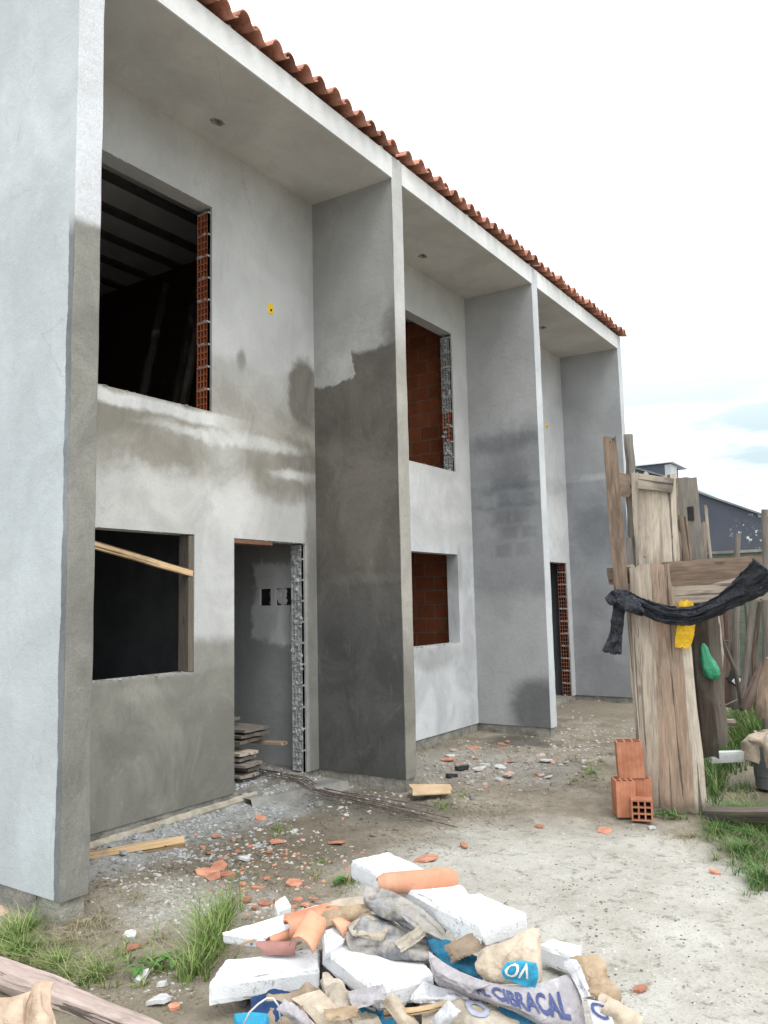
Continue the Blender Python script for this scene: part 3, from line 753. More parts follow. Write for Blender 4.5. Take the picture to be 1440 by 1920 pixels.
def pole(name, mat, pts, r0, r1, parent=None, seed=0, n=10, kn=.12):
    """round pole with knots; grain along local z"""
    pts = [Vector(p) for p in pts]
    z = (pts[-1]-pts[0]); L = z.length; z.normalize(); x = z.orthogonal().normalized(); y = z.cross(x)
    M = Matrix(((x.x, y.x, z.x, pts[0].x), (x.y, y.y, z.y, pts[0].y), (x.z, y.z, z.z, pts[0].z), (0, 0, 0, 1))); Mi = M.inverted()
    loc = [Mi @ p for p in pts]; mb = MB(); N = max(6, int(L/.06)); rows = []
    for j in range(N+1):
        f = j/N*(len(loc)-1); i = min(int(f), len(loc)-2); q = f-i
        c_ = loc[i].lerp(loc[i+1], q); c_ += Vector((mn.noise(Vector((j*.23, seed, 0))), mn.noise(Vector((j*.23, seed, 5))), 0))*.25*r0
        rr = r0+(r1-r0)*j/N
        for k in range(n):
            an = 2*math.pi*k/n; dr = 1+kn*fbm((math.cos(an)*1.4+seed, math.sin(an)*1.4, j*.16), 3)
            rows.append(c_+Vector((math.cos(an), math.sin(an), 0))*rr*dr)
    fs = []
    for j in range(N):
        for k in range(n): fs.append((j*n+k, j*n+(k+1) % n, (j+1)*n+(k+1) % n, (j+1)*n+k))
    fs.append(tuple(range(n))[::-1]); fs.append(tuple(N*n+k for k in range(n)))
    mb.add(rows, fs); return mb.build(name, mat, parent, smooth=False, matrix=M)

# ---- plank hoarding post (one nailed-together thing)
HB = Vector((3.12, 3.80, 0)); HN = Vector((.36, -.93, 0)).normalized()     # plane of the boards, facing the yard entrance
def hp(u, v, off=0.0):
    d = ray(u, v); q = HB+HN*off; return CAM+d*((q-CAM).dot(HN)/d.dot(HN))
hoard = thing('plank_hoarding', 'tall patched hoarding post of rough nailed planks with rails beside the dirt drive', 'hoarding', (3.12, 3.82, -.12))
PXM = 6.75/FOCAL
def hboard(name, mat, a, b, wpx, off, seed, t=.028, parent=hoard, **kw):
    p0, p1 = hp(*b, off), hp(*a, off); d = ((p0+p1)/2-CAM).dot(FWD)
    return plank(name, mat, p0, p1, wpx*d/FOCAL, t, HN, parent, seed=seed, **kw)
hboard('plank', M_wood_a, (1201, 1060), (1228, 1518), 48, .0, 1, taper=.88)
hboard('plank', M_wood_b, (1243, 1058), (1272, 1524), 60, .004, 2, taper=.72, rag=.012)
hboard('plank', M_wood_pale, (1270, 1110), (1308, 1522), 38, -.004, 3, taper=.7)
hboard('plank', M_wood_a, (1180, 1062), (1206, 1400), 24, -.035, 4)
hboard('plank', M_wood_b, (1143, 820), (1166, 1125), 25, .05, 5, rag=.015)
pole('post', M_wood_grey, [hp(1195, 1210, -.10), hp(1187, 1000, -.10), hp(1178, 815, -.10)], .046, .036, hoard, 6)
hboard('plank', M_wood_pale, (1189, 884), (1200, 1075), 13, -.02, 7)
hboard('plank', M_wood_grey, (1184, 1008), (1190, 1090), 20, -.05, 8)
hboard('plank', M_wood_pale, (1203, 888), (1212, 1080), 26, -.018, 9)
hboard('plank', M_wood_pale, (1240, 892), (1248, 1080), 50, -.016, 10, taper=1.0)
hboard('plank', M_wood_a, (1264, 905), (1278, 1072), 12, -.03, 11)
hboard('plank', M_wood_grey, (1285, 896), (1302, 1075), 40, -.06, 12, rag=.008)
hboard('plank', M_wood_b, (1275, 965), (1288, 1075), 27, -.03, 13, rag=.03, taper=.85)
hboard('plank', M_wood_a, (1317, 980), (1321, 1070), 11, -.07, 14)
hboard('plank', M_wood_pale, (1322, 950), (1334, 1065), 6, -.08, 15)
hboard('rail', M_wood_pale, (1196, 902), (1262, 911), 27, .03, 16, rag=.006)
hboard('rail', M_wood_b, (1157, 908), (1185, 913), 42, -.03, 17)
hboard('rail', M_wood_b, (1138, 1080), (1180, 1078), 30, -.03, 18)
plank('rail', M_wood_b, hp(1222, 1078, -.035), hp(1432, 1066, .18), .20, .03, HN, hoard, seed=19, rag=.012)
plank('rail', M_wood_a, hp(1230, 1112, -.04), hp(1450, 1100, .20), .19, .03, HN, hoard, seed=20, rag=.012)
M_darkpost = wood('dark_brown_wood', (.10, .075, .055), (.04, .03, .024), 0, .2)  # darker brown than the other hoarding woods
hboard('plank', M_darkpost, (1305, 1125), (1330, 1420), 34, -.12, 21)
hboard('plank', M_oldwood, (1330, 1125), (1352, 1395), 26, -.22, 22)
# nails / dark slot
mb = MB(); p = hp(1293, 963, -.045); mb.box(p-Vector((.028, .004, .055)), p+Vector((.03, .02, .055))); mb.build('latch_slot', M_black, hoard)

# ---- black plastic strip tied round the hoarding
g = NG('black_plastic', .28, .6)
c = g.mix(g.mr(g.noise(12, 5), .4, .7), (.010, .013, .022), (.022, .027, .042))
c = g.mix(g.math('MULTIPLY', g.mr(g.noise(30, 4), .62, .75), .5), c, (.12, .13, .16))
M_bplast = g.done(c, normal=g.bump(g.noise(26, 6, .65, 1.5), .8, .03))
tarp = thing('black_plastic_strip', 'twisted black plastic strip knotted round the plank post and slung to the right', 'plastic strip', hp(1170, 1130, .1))
pts = [hp(1160, 1112, .10), hp(1190, 1126, .10), hp(1235, 1146, .10), hp(1290, 1154, .16), hp(1345, 1136, .26), hp(1400, 1104, .38), hp(1450, 1062, .5)]
path = []
for i in range(len(pts)-1):
    for q in range(10): path.append(pts[i].lerp(pts[i+1], q/10))
path.append(pts[-1])
path = [sum(path[max(0, i-4):i+5], Vector())/len(path[max(0, i-4):i+5]) for i in range(len(path))]
def tri(x): return abs((x % 1.0)-.5)*2
def band(path, w0, w1, folds, seed, depth=.022, n=40):
    F_, B_ = [], []; L = len(path)
    for i, p in enumerate(path):
        tdir = (path[min(i+1, L-1)]-path[max(0, i-1)]).normalized(); upv = HN.cross(tdir).normalized(); t = i/(L-1)
        w = (w0+(w1-w0)*t+.14*max(0, (t-.68)/.32))*(1+.22*mn.noise(Vector((i*.13, seed, 0)))+.08*mn.noise(Vector((i*.7, seed, 3))))
        for k in range(n):
            q = k/(n-1); ph = q*folds+1.5*mn.noise(Vector((i*.06, q*1.1, seed)))+.5*mn.noise(Vector((i*.16, q*3, seed)))+seed*.37
            dd = depth*(tri(ph)-.5)+depth*.6*(tri(ph*2.3+i*.02)-.5)+.010*mn.noise(Vector((i*.35, q*9, seed+2)))
            edge = .012*mn.noise(Vector((i*.9, k, seed))) if k in (0, n-1) else 0
            bul = .030*math.sin(math.pi*q)
            p2 = p+upv*((q-.5)*w+edge)+HN*(dd+bul); F_.append(p2); B_.append(p2-HN*.004)
    return F_, B_, n, L
def sheet(ctrl, nu=56, nv=46, crum=.0, seed=0, torn=.035, thick=.004, fold=6.0, bag=0.0, back=None):
    """catmull-rom sheet through a grid of control points; closed, with real thickness. bag bulges it like a pillow"""
    rows, cols = len(ctrl), len(ctrl[0])
    def cr(p, t):
        n = len(p)-1; f = t*n; i = min(int(f), n-1); q = f-i
        a, b, c_, d = p[max(0, i-1)], p[i], p[i+1], p[min(n, i+2)]
        return .5*((2*b)+(c_-a)*q+(2*a-5*b+4*c_-d)*q*q+(3*b-a-3*c_+d)*q*q*q)
    G = []
    rw = random.Random(seed*7+1); waves = []
    for q in range(9):
        d_ = Vector((rw.gauss(0, 1), rw.gauss(0, 1), rw.gauss(0, 1))).normalized(); wl = rw.uniform(.05, .22)
        waves.append((d_/wl, rw.random(), wl/.22))
    jag = lambda x, c_: torn*(.6*abs(mn.noise(Vector((x*4, c_, seed*1.3))))+.5*abs(mn.noise(Vector((x*13, c_, seed*2.1))))+.25*abs(mn.noise(Vector((x*37, c_, seed)))))
    def crease(p):
        wq = mn.noise_vector(p*5)*.025; h = 0
        for (d_, ph, am) in waves: h += am*(abs(((p+wq).dot(d_)+ph) % 1.0-.5)*2-.5)
        return h*1.5
    for j in range(nv):
        t0_ = j/(nv-1)
        t = t0_
        line = [cr([ctrl[r_][c_] for r_ in range(rows)], t) for c_ in range(cols)]
        sl_, sr_ = jag(t, 1.0), 1-jag(t, 9.0)
        G.append([cr(line, sl_+(sr_-sl_)*i/(nu-1)) for i in range(nu)])
    for i in range(nu):                                   # ragged top and bottom rims
        cl = [G[j][i] for j in range(nv)]; a_, b_ = jag(i/(nu-1), 17.0), 1-jag(i/(nu-1), 23.0)
        for j in range(nv):
            f = (a_+(b_-a_)*j/(nv-1))*(nv-1); q = min(int(f), nv-2); G[j][i] = cl[q].lerp(cl[q+1], f-q)
    def nrm(j, i):
        a = G[min(j+1, nv-1)][i]-G[max(j-1, 0)][i]; b = G[j][min(i+1, nu-1)]-G[j][max(i-1, 0)]
        q = b.cross(a); q = q.normalized() if q.length > 1e-9 else -FWD
        return q if q.dot(CAM-G[j][i]) > 0 else -q
    F, B = [], []
    for j in range(nv):
        for i in range(nu):
            p = G[j][i]; nn = nrm(j, i); s_, t = i/(nu-1), j/(nv-1)
            k = Vector((p.x*fold+seed, p.y*fold, p.z*fold))
            rid = (1-2.2*abs(mn.noise(k)))*.35+(1-2.2*abs(mn.noise(k*2.3+Vector((5, 2, 1)))))*.2+(1-2.2*abs(mn.noise(k*5.1)))*.10+crease(p)*.8
            env = min(1, 6*min(s_, 1-s_, t, 1-t)+.25)
            prof = (max(0, math.sin(math.pi*s_))*max(0, math.sin(math.pi*t)))**.55
            F.append(p+nn*(crum*(rid-.3)*env)); B.append(p-nn*(thick+bag*prof)+nn*(crum*(rid-.3)*env*(0 if bag else 1)))
    return F, B, nu, nv
def add_sheet(mb, F, B, nu, nv):
    n = nu*nv; fs = []
    for j in range(nv-1):
        for i in range(nu-1):
            a = j*nu+i; fs += [(a, a+nu, a+nu+1, a+1), (n+a, n+a+1, n+a+nu+1, n+a+nu)]
    for i in range(nu-1):
        fs.append((i, i+1, n+i+1, n+i)); a = (nv-1)*nu+i; fs.append((a, n+a, n+a+1, a+1))
    for j in range(nv-1):
        a = j*nu; fs.append((a, n+a, n+a+nu, a+nu)); a = j*nu+nu-1; fs.append((a, a+nu, n+a+nu, n+a))
    mb.add(F+B, fs)
def sheet_obj(name, mat, ctrl, parent=None, smooth=False, **kw):
    mb = MB(); S = sheet(ctrl, **kw); add_sheet(mb, *S); o = mb.build(name, mat, parent, smooth=smooth)
    return o, S
mb = MB(); add_sheet(mb, *band(path, .085, .135, 2.0, 1)); mb.build('twisted_strip', M_bplast, tarp, smooth=True)
mb = MB(); add_sheet(mb, *band([p+Vector((0, 0, -.03-.02*math.sin(i*.1)))-HN*.012 for i, p in enumerate(path[6:])], 
    .07, .11, 2.0, 5)); mb.build('lower_fold', M_bplast, tarp, smooth=True)
ck = lambda off, *rows: [[hp(u, v, off+(q[2] if len(q) > 2 else 0)) for q in r_ for (u, v) in [q[:2]]] for r_ in rows]
sheet_obj('hanging_tail', M_bplast, ck(.12, [(1150, 1112), (1165, 1108, .04), (1182, 1118)], [(1148, 1150), (1160, 1150, .05), (1172, 1152)], [(1141, 1190), (1155, 1190, .04), (1168, 1192)], [(1127, 1222, .02), (1144, 1228), (1166, 1228)]), tarp, crum=.020, seed=4, fold=9, torn=.10)
sheet_obj('knot', M_bplast, ck(.14, [(1134, 1122), (1150, 1106, .05), (1178, 1108, .04), (1196, 1122)], [(1140, 1132, .04), (1155, 1124, .09), (1180, 1132, .08), (1210, 1150, .03)], [(1150, 1140), (1160, 1142, .05), (1190, 1152, .04), (1204, 1158)]), tarp, crum=.026, seed=9, fold=12, torn=.06)
# ---- yellow cloth
M_ycloth = simple('yellow_cloth', (.62, .37, .02), (.74, .47, .035), 7, .8, .6, 20, bdist=.02)
clo_ = thing('yellow_cloth', 'ragged bright yellow cloth hanging below the black plastic on the plank post', 'cloth', hp(1285, 1140, .05))
sheet_obj('cloth', M_ycloth, ck(.05, [(1272, 1126), (1285, 1122, .02), (1300, 1128)], [(1270, 1160, .02), (1286, 1160, .05), (1305, 1162, .02)], [(1266, 1190, .03), (1280, 1190, .02), (1301, 1196, .03)], [(1264, 1215, .02), (1278, 1217, .05), (1292, 1218, .02)]), clo_, crum=.014, seed=2, fold=11, torn=.13)
# ---- green bag
gb = at(1331, 1262, 6.75); mb = MB(); rows = []; n = 20
prof = [(1318, 1206, 2), (1320, 1214, 6), (1323, 1228, 8), (1326, 1240, 12), (1330, 1252, 15), (1333, 1262, 15), (1335, 1270, 11), (1337, 1275, 4)]
for q, (u, v, r_) in enumerate(prof):
    c0 = at(u, v, 6.3); rr = r_*6.3/FOCAL
    for k in range(n):
        an = 2*math.pi*k/n; f_ = 1+.16*math.sin(5*an+q*.5)+.55*(abs(mn.noise(Vector((math.cos(an)*2.5, math.sin(an)*2.5, q*.5))))-.25)
        rows.append(c0+RIGHT*math.cos(an)*rr*f_-FWD*math.sin(an)*rr*f_)
mb.grid(rows, n, len(prof))
for i in range(len(prof)-1): mb.f.append((i*n+n-1, i*n, (i+1)*n, (i+1)*n+n-1))
o = mb.build('plastic_bag', simple('green_plastic', (.025, .24, .12), (.05, .34, .19), 9, .4, .7, 22, spec=.5, bdist=.02), smooth=True)
tag(o, 'small green plastic bag hung from the stakes right of the plank post', 'bag')

# ---------------------------------------------------------------- background: boundary wall, neighbour house, stakes
M_blockwall = brickwall('mossy_block_wall', (.13, .16, .125), (.16, .19, .15), (.11, .135, .105), 'x', .39, .19)
bwall = thing('boundary_wall', 'mossy green concrete block wall with pale coping behind the stakes', 'wall', (3.4, 12.6, -.1))
mb = MB(); mb.box((.0, 12.5, -.5), (9.0, 12.65, 2.25)); mb.build('block_wall', M_blockwall, bwall)
mb = MB(); mb.box((-.02, 12.47, 2.252), (9.02, 12.68, 2.30)); mb.build('coping', M_conc, bwall)
nb = thing('neighbour_house', 'dark blue grey gabled house with peeling paint and a pale rooftop tank room', 'house', (1.0, 18, 0))
g = NG('peeling_blue_paint', .8, .2)
c = g.mix(g.mr(g.noise(.8, 5), .3, .7), (.078, .088, .112), (.098, .108, .132))
pm = g.math('MULTIPLY', g.mr(g.noise(7.5, 5, .7), .58, .62), g.mr(g.sep(g.obj)[2], -10, 10, 1, 1))
sp_ = g.sep(g.obj); bx = g.vmath('LENGTH', g.vmath('DIVIDE', g.vmath('SUBTRACT', g.comb(sp_[0], sp_[2], 0.0), (.62, 2.95, 0)), (.75, .55, 1)))
pm = g.math('MULTIPLY', pm, g.mr(bx, .7, 1.1, 1.0, 0.0))
M_bluep = g.done(g.mix(pm, c, (.62, .66, .68)))
pl_ = [on(1150, 868, 1, 18), on(1240, 893, 1, 18), on(1300, 922, 1, 18), on(1440, 970, 1, 18), on(1560, 1012, 1, 18)]
front = [Vector((p.x, 18, p.z)) for p in pl_]; front += [Vector((front[-1].x, 18, -.2)), Vector((front[0].x, 18, -.2))]
mb = MB(); n = len(front); mb.add(front+[p+Vector((0, 9, 0)) for p in front], [tuple(range(n))[::-1], tuple(range(n, 2*n))]+[(i, (i+1) % n, (i+1) % n+n, i+n) for i in range(n)])
mb.build('gable_wall', M_bluep, nb)
mb = MB()
for a, b in zip(front[:4], front[1:5]):
    q = Vector((0, -.08, .0)); mb.add([a+q+Vector((0, 0, .004)), b+q+Vector((0, 0, .004)), b+q+Vector((0, 0, .05)), a+q+Vector((0, 0, .05)), a+Vector((0, 9.1, .004)), b+Vector((0, 9.1, .004)), b+Vector((0, 9.1, .05)), a+Vector((0, 9.1, .05))],
          [(0,1,2,3),(7,6,5,4),(0,4,5,1),(3,2,6,7),(0,3,7,4),(1,5,6,2)])
mb.build('roof', simple('grey_roof_sheet', (.16, .17, .19), (.24, .25, .27), 4), nb)
a = on(1190, 900, 1, 19.0); b = on(1245, 869, 1, 19.0)
mb = MB(); mb.box((a.x-1.2, 19.0, 3.6), (b.x, 20.4, b.z)); o = mb.build('tank_room', M_bluep, nb)
mb = MB(); mb.box((b.x+.003, 19.02, 3.6), (b.x+.17, 19.6, b.z-.03)); mb.build('pale_tank_wall', simple('pale_render', (.46, .48, .49), (.54, .56, .57), 3), nb)
mb = MB(); mb.box((a.x-1.3, 18.95, b.z+.003), (b.x+.24, 20.5, b.z+.03)); mb.build('tank_roof', simple('pale_slab', (.55, .56, .57), (.64, .65, .66), 4), nb)

M_bark = wood('grey_bark', (.20, .17, .145), (.09, .072, .06), .3)
M_bark_r = wood('reddish_bark', (.22, .15, .12), (.10, .066, .05), .1)
stakes = [((1383, 1000), (1378, 1330), 9.2, 6, 'grey crooked stake directly right of the green bag', M_bark),
          ((1412, 1125), (1388, 1330), 8.8, 6, 'knobbly grey stake left of the leaning stake', M_bark),
          ((1362, 1130), (1366, 1325), 9.0, 6, 'straight grey stake nearest the green bag', M_bark_r),
          ((1350, 1135), (1352, 1320), 8.6, 5, 'thin dark stake half hidden beside the plank post', M_bark_r),
          ((1450, 1215), (1398, 1330), 8.2, 9, 'thick stake leaning to the right by the wall', M_bark_r),
          ((1434, 955), (1438, 1040), 7.8, 7, 'squared grey post end at the right edge above the rails', M_wood_grey),
          ((1448, 1235), (1432, 1345), 7.4, 13, 'stout reddish timber leaning at the right edge above the grass', M_wood_b),
          ((1340, 1130), (1345, 1315), 8.0, 6, 'bleached split stake just beside the plank post', M_wood_pale)]
stakes += [((1322, 1130), (1336, 1335), 7.6, 7, 'dark stake close behind the plank post', M_darkpost), ((1357, 1128), (1360, 1322), 9.6, 8, 'dark broad stake behind the straight grey one', M_darkpost),
           ((1372, 1140), (1376, 1325), 9.9, 4, 'very thin grey stake between two thicker ones', M_bark), ((1398, 1130), (1402, 1328), 10.2, 4, 'thin stake standing close to the mossy wall', M_bark),
           ((1425, 1128), (1418, 1330), 9.8, 5, 'slim reddish stake left of the stout leaning timber', M_bark_r), ((1346, 1180), (1392, 1332), 8.4, 4, 'thin stick leaning right across the other stakes', M_bark)]
for i, (a, b, d, r_, lb, mt) in enumerate(stakes):
    p1 = at(*a, d); p0 = at(*b, d); mid = (p0+p1)/2+Vector((.05*math.sin(i*3), 0, 0))
    if a[1] < 1000 and b[1] < 1100: p0 = at(b[0], b[1]+330, d); mid = (p0+p1)/2
    o = pole('fence_stake', mt, [p0, mid, p1], r_*d/FOCAL*1.15, r_*d/FOCAL*.85, None, i+30)
    tag(o, lb, 'stake', 'rough stakes along the back of the yard')
# twigs between the stakes
for i, (a, b) in enumerate([((1338, 1200), (1372, 1205)), ((1345, 1330), (1420, 1300)), ((1348, 1212), (1372, 1240))]):
    o = pole('twig', M_bark, [at(*a, 8.5), at((a[0]+b[0])/2, (a[1]+b[1])/2-3, 8.5), at(*b, 8.5)], .012, .007, None, i+60, 6)
    tag(o, ['bare twig crossing the stakes above the green bag', 'long bare branch lying across the stake feet', 'short twig bent down beside the green bag'][i], 'twig')
# striped black and white barrier board lying behind the stakes
bb0, bb1 = at(1362, 1262, 9.0), at(1420, 1308, 8.8)
bo = thing('barrier_board', 'black board with white bands lying slanted behind the stakes', 'board', bb0)
o = plank('dark_board', M_black, bb0, bb1, .12, .03, -FWD, bo, seed=3)
for f_ in (.22, .66): plank('white_band', simple('white_paint', (.75, .75, .76), (.82, .82, .83)), bb0.lerp(bb1, f_)-FWD*.02, bb0.lerp(bb1, f_+.17)-FWD*.02, .085, .03, -FWD, bo, seed=5, rag=.002)
# white formwork beam in the grass and its lower twin
o = plank('timber_beam', simple('whitewashed_timber', (.42, .44, .44), (.62, .64, .64), 6, .8, .4), at(1332, 1420, 6.9), at(1420, 1416, 6.9), .085, .06, -FWD, None, seed=8, rag=.004)
tag(o, 'whitewashed timber beam lying in the grass right of the plank post', 'timber')
o = plank('timber_beam', M_oldwood, at(1326, 1526, 5.9), at(1470, 1528, 5.5), .08, .08, -FWD, None, seed=9, rag=.004)
tag(o, 'dark old timber edging half buried in grass below the grey drum', 'timber')
o = plank('timber_beam', M_wood_pale, at(1335, 1353, 7.7), at(1378, 1355, 7.7), .05, .06, -FWD, None, seed=10)
tag(o, 'short pale timber end lying below the stakes', 'timber')
# grey drum with torn sack over it
dr = thing('grey_drum', 'grey plastic drum at the right edge covered by a torn sack', 'drum', zz(1428, 1478, -.12))
dc = wloc(dr)+Vector((.10, .05, 0)); mb = MB()
mb.tube([dc+Vector((0, 0, .01)), dc+Vector((0, 0, .10)), dc+Vector((0, 0, .11)), dc+Vector((0, 0, .24)), dc+Vector((0, 0, .25)), dc+Vector((0, 0, .36))], [.15, .155, .16, .16, .155, .15], 24)
mb.build('drum_body', simple('grey_drum_plastic', (.10, .105, .11), (.15, .155, .16), 5, .6, .2), dr, smooth=False)
M_kraft = paper('kraft_paper', (.44, .34, .24), (.27, .195, .125)) if False else simple('kraft_paper', (.28, .20, .13), (.47, .365, .255), 7, .85, .6, 18, bdist=.02)
M_kraft_pale = simple('pale_kraft_paper', (.38, .31, .235), (.58, .50, .40), 9, .85, .6, 18, bdist=.02)
M_kraft_dark = simple('damp_kraft_paper', (.20, .15, .11), (.33, .26, .19), 8, .85, .6, 18, bdist=.02)
sk = thing('torn_sack', 'torn pale paper sack draped over the grey drum', 'sack', dc+Vector((0, 0, .4)))
mb = MB(); rows = []; n = 28
for q in range(9):
    t = q/8; rr = .02+.17*min(1, t*1.8); zt = .44-.05*t*t-((.16+.14*mn.noise(Vector((q*.2, 4, 1))))*max(0, t-.55)/.45)
    for k in range(n):
        an = 2*math.pi*k/n; f_ = 1+.10*math.sin(4*an)+.40*fbm((math.cos(an)*2.7, math.sin(an)*2.7, t*2), 4); zt = zt+(.10*mn.noise(Vector((math.cos(an)*3, math.sin(an)*3, 7))) if q > 5 else 0)
        rows.append(dc+Vector((math.cos(an)*rr*f_, math.sin(an)*rr*f_, zt+.05*fbm((an, t*4, 3), 3))))
mb.grid(rows, n, 9)
for i in range(8): mb.f.append((i*n+n-1, i*n, (i+1)*n, (i+1)*n+n-1))
mb.build('sack', M_kraft_pale, sk, smooth=True)

# ---------------------------------------------------------------- things by the doorways
bt_ = plank('wooden_batten', M_yel_wood, Vector((-.03, .50, 2.055)), Vector((-.015, 1.80, 1.785)), .055, .035, Vector((1, 0, .1)), None, seed=2, rag=.004, wav=.0012)
tag(bt_, 'fresh pine batten wedged slanting across the near lower window hole', 'batten')
p0, p1 = zz(150, 1612, -.12), zz(345, 1578, -.085)
o = plank('timber_offcut', M_yel_wood, p0, p1, .075, .05, Vector((.3, -.4, 1)), None, seed=6, rag=.004)
tag(o, 'yellowish timber lying on rubble along the foot of the near facade', 'timber')
o = plank('board', simple('orange_board', (.46, .33, .20), (.62, .46, .30), 5, .8, .2), zz(772, 1481, -.06), zz(845, 1479, -.06), .26, .016, Vector((.06, -.10, 1)), None, seed=12, rag=.02, taper=.8)
tag(o, 'short orange brown board lying flat at the foot of the wet grey fin', 'board')
# stack of planks inside the near doorway
stk = [(.02, 'bottom pale plank'), (.065, 'second plank'), (.11, 'third plank')]
labels = ['lowest pale plank of the stack inside the near doorway', 'short brown plank low in the stack inside the near doorway', 'pale grey plank jutting from the lower part of the doorway stack',
          'wide grey plank in the lower middle of the doorway stack', 'bare whitish plank in the middle of the doorway stack', 'reddish brown plank poking far out of the doorway stack',
          'thin dark plank above the reddish one in the doorway stack', 'thin weathered plank under the top planks of the doorway stack', 'long grey plank second from the top of the doorway stack', 'broad tilted board on top of the doorway plank stack']
mats = [M_wood_pale, M_oldwood, M_wood_grey, M_wood_grey, M_wood_pale, M_wood_b, M_oldwood, M_oldwood, M_wood_grey, M_wood_grey]
for i, lb in enumerate(labels):
    rnd = random.Random(i+70); zb = .03+.047*i+(.03 if i == 9 else 0)
    x1 = [-.20, -.22, -.18, -.24, -.22, -.08, -.28, -.26, -.25, -.5][i]
    yc = [2.60, 2.72, 2.62, 2.62, 2.60, 2.92, 2.70, 2.72, 2.74, 2.62][i]; wd_ = [.24, .30, .26, .24, .22, .10, .34, .36, .34, .34][i]
    p1 = Vector((x1, yc+.06, zb)); p0 = Vector((x1-1.5, yc+rnd.uniform(-.15, .1), zb+rnd.uniform(-.004, .004)))
    o = plank('plank', mats[i], p0, p1, wd_, .03, Vector((0, 0, 1)), None, seed=i+90, rag=.012)
    tag(o, lb, 'plank', 'planks stacked inside the near doorway')
M_dimmed = wood('room_dimmed_wood', (.035, .028, .022), (.015, .012, .01), 0, .2)  # pole wood darkened so the dim room's shade is in the colour
# leaning poles in the near upper room
for i, (a, b, lb) in enumerate([((2.0, -.50), (1.30, -1.9), 'brown pole leaning in the middle of the near upper window'), ((1.95, -.55), (1.75, -2.2), 'dark pole leaning beside the brick jamb of the near upper window'),
                                ((1.72, -.75), (1.0, -2.2), 'dark pole leaning leftmost of those in the near upper window'), ((2.12, -.45), (2.05, -1.6), 'dark pole half hidden by the upper brick jamb')]):
    o = pole('leaning_pole', M_darkpost if i == 0 else M_dimmed, [Vector((a[1], a[0], UPZ+.01)), Vector((a[1]-.25, a[0]+.42, 3.7)), Vector((a[1]-.5, a[0]+.84, 4.75))], .045, .038, None, i+7)
    tag(o, lb, 'pole', 'poles stored in the near upper room')
# rebar bundle
M_rust = simple('rusty_steel', (.075, .058, .05), (.20, .16, .14), 20, .75, .4, 60)
rnd = random.Random(5)
for i in range(10):
    a = zz(425+rnd.uniform(-25, 15), 1436+rnd.uniform(-5, 10), -.03); b = zz(790+rnd.uniform(-90, 70), 0, -.10) if False else None
    ue = rnd.uniform(700, 860); ve = 1437+(ue-440)*.262+rnd.uniform(-13, 5)
    if i == 0: ue, ve = 820, 1512
    e_ = zz(ue, ve, -.10); pts = []
    for q in range(13):
        f_ = q/12; p = a.lerp(e_, f_); p.z = max(gz(p.x, p.y), -.125)+.016+.006*i*(1-f_)+.02*math.sin(f_*3.1)
        if p.x < .25: p.z = max(p.z, -.035+.004*i)
        p += Vector((.5, .86, 0))*.012*mn.noise(Vector((i*3.3, f_*4, 0))); pts.append(p)
    mb = MB(); mb.tube(pts, .0045, 6)
    o = mb.build('steel_rod', M_rust); tag(o, 'thin rusty steel rod in the loose bundle lying from the near doorway', 'steel rod', 'rusty rods by the near doorway')

# ---------------------------------------------------------------- hollow bricks by the hoarding
def hollow_brick(name, label, origin, size, rotz, tilt=(0, 0), axis_up=True, mat=M_clay):
    """3x3 hollow brick; holes along local z if axis_up else along local y"""
    w, d, h = size; f, hl = MB(), MB()
    X, Y, Z = Vector((1, 0, 0)), Vector((0, 1, 0)), Vector((0, 0, 1))
    c0 = Vector((-w/2, -d/2, 0))
    if axis_up:
        hollow(f, hl, c0+Z*h, X, Y, Z, w, d, 3, 3, h*.9, .012)
        f.quad(c0, c0+Y*d, c0+Y*d+X*w, c0+X*w)
        sides = [(c0, X, w, -Y), (c0+X*w, Y, d, X), (c0+X*w+Y*d, -X, w, Y), (c0+Y*d, -Y, d, -X)]; hh = h; vv = Z
    else:
        hollow(f, hl, c0, X, Z, -Y, w, h, 3, 3, d*.9, .012)
        f.quad(c0+Y*d, c0+Y*d+Z*h, c0+Y*d+Z*h+X*w, c0+Y*d+X*w)
        sides = [(c0, Y, d, X), (c0+Y*d+X*w, -Y, d, -X)]; hh = h; vv = Z
        f.quad(c0+Z*h, c0+Z*h+X*w, c0+Z*h+X*w+Y*d, c0+Z*h+Y*d); f.quad(c0, c0+Y*d, c0+Y*d+X*w, c0+X*w)
        for (p, u_, L, nn) in [(c0, Y, d, -X), (c0+X*w, Y, d, X)]: f.quad(p, p+u_*L, p+u_*L+Z*h, p+Z*h)
        sides = []
    for (p, u_, L, nn) in sides:                      # ribbed faces
        nr = 12; prev = None
        for i in range(nr+1):
            q = p+u_*(L*i/nr)+(nn*(.0018 if i % 2 else 0) if 0 < i < nr else Vector())
            if prev is not None: f.quad(prev, q, q+vv*hh, prev+vv*hh)
            prev = q
    M = Matrix.Translation(origin) @ Euler((tilt[0], tilt[1], rotz)).to_matrix().to_4x4()
    root = thing(name, label, 'brick', origin, 'loose hollow bricks by the plank post')
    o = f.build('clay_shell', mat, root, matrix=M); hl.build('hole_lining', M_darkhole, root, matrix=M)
    return root
bz = -.115
b0 = zz(1166, 1530, bz)
hollow_brick('hollow_brick', 'upright hollow brick with open top standing lowest at the left of the brick pile', b0+Vector((.0, .06, .0)), (.14, .19, .26), R(30))
hollow_brick('hollow_brick', 'hollow brick stood behind against the plank post, carrying the top brick', b0+Vector((.085, .22, 0)), (.14, .16, .255), R(26))
hollow_brick('hollow_brick', 'broken edged brick balanced on top of the brick pile', b0+Vector((.03, .17, .262)), (.19, .14, .27), R(24), (R(2), R(-2)))
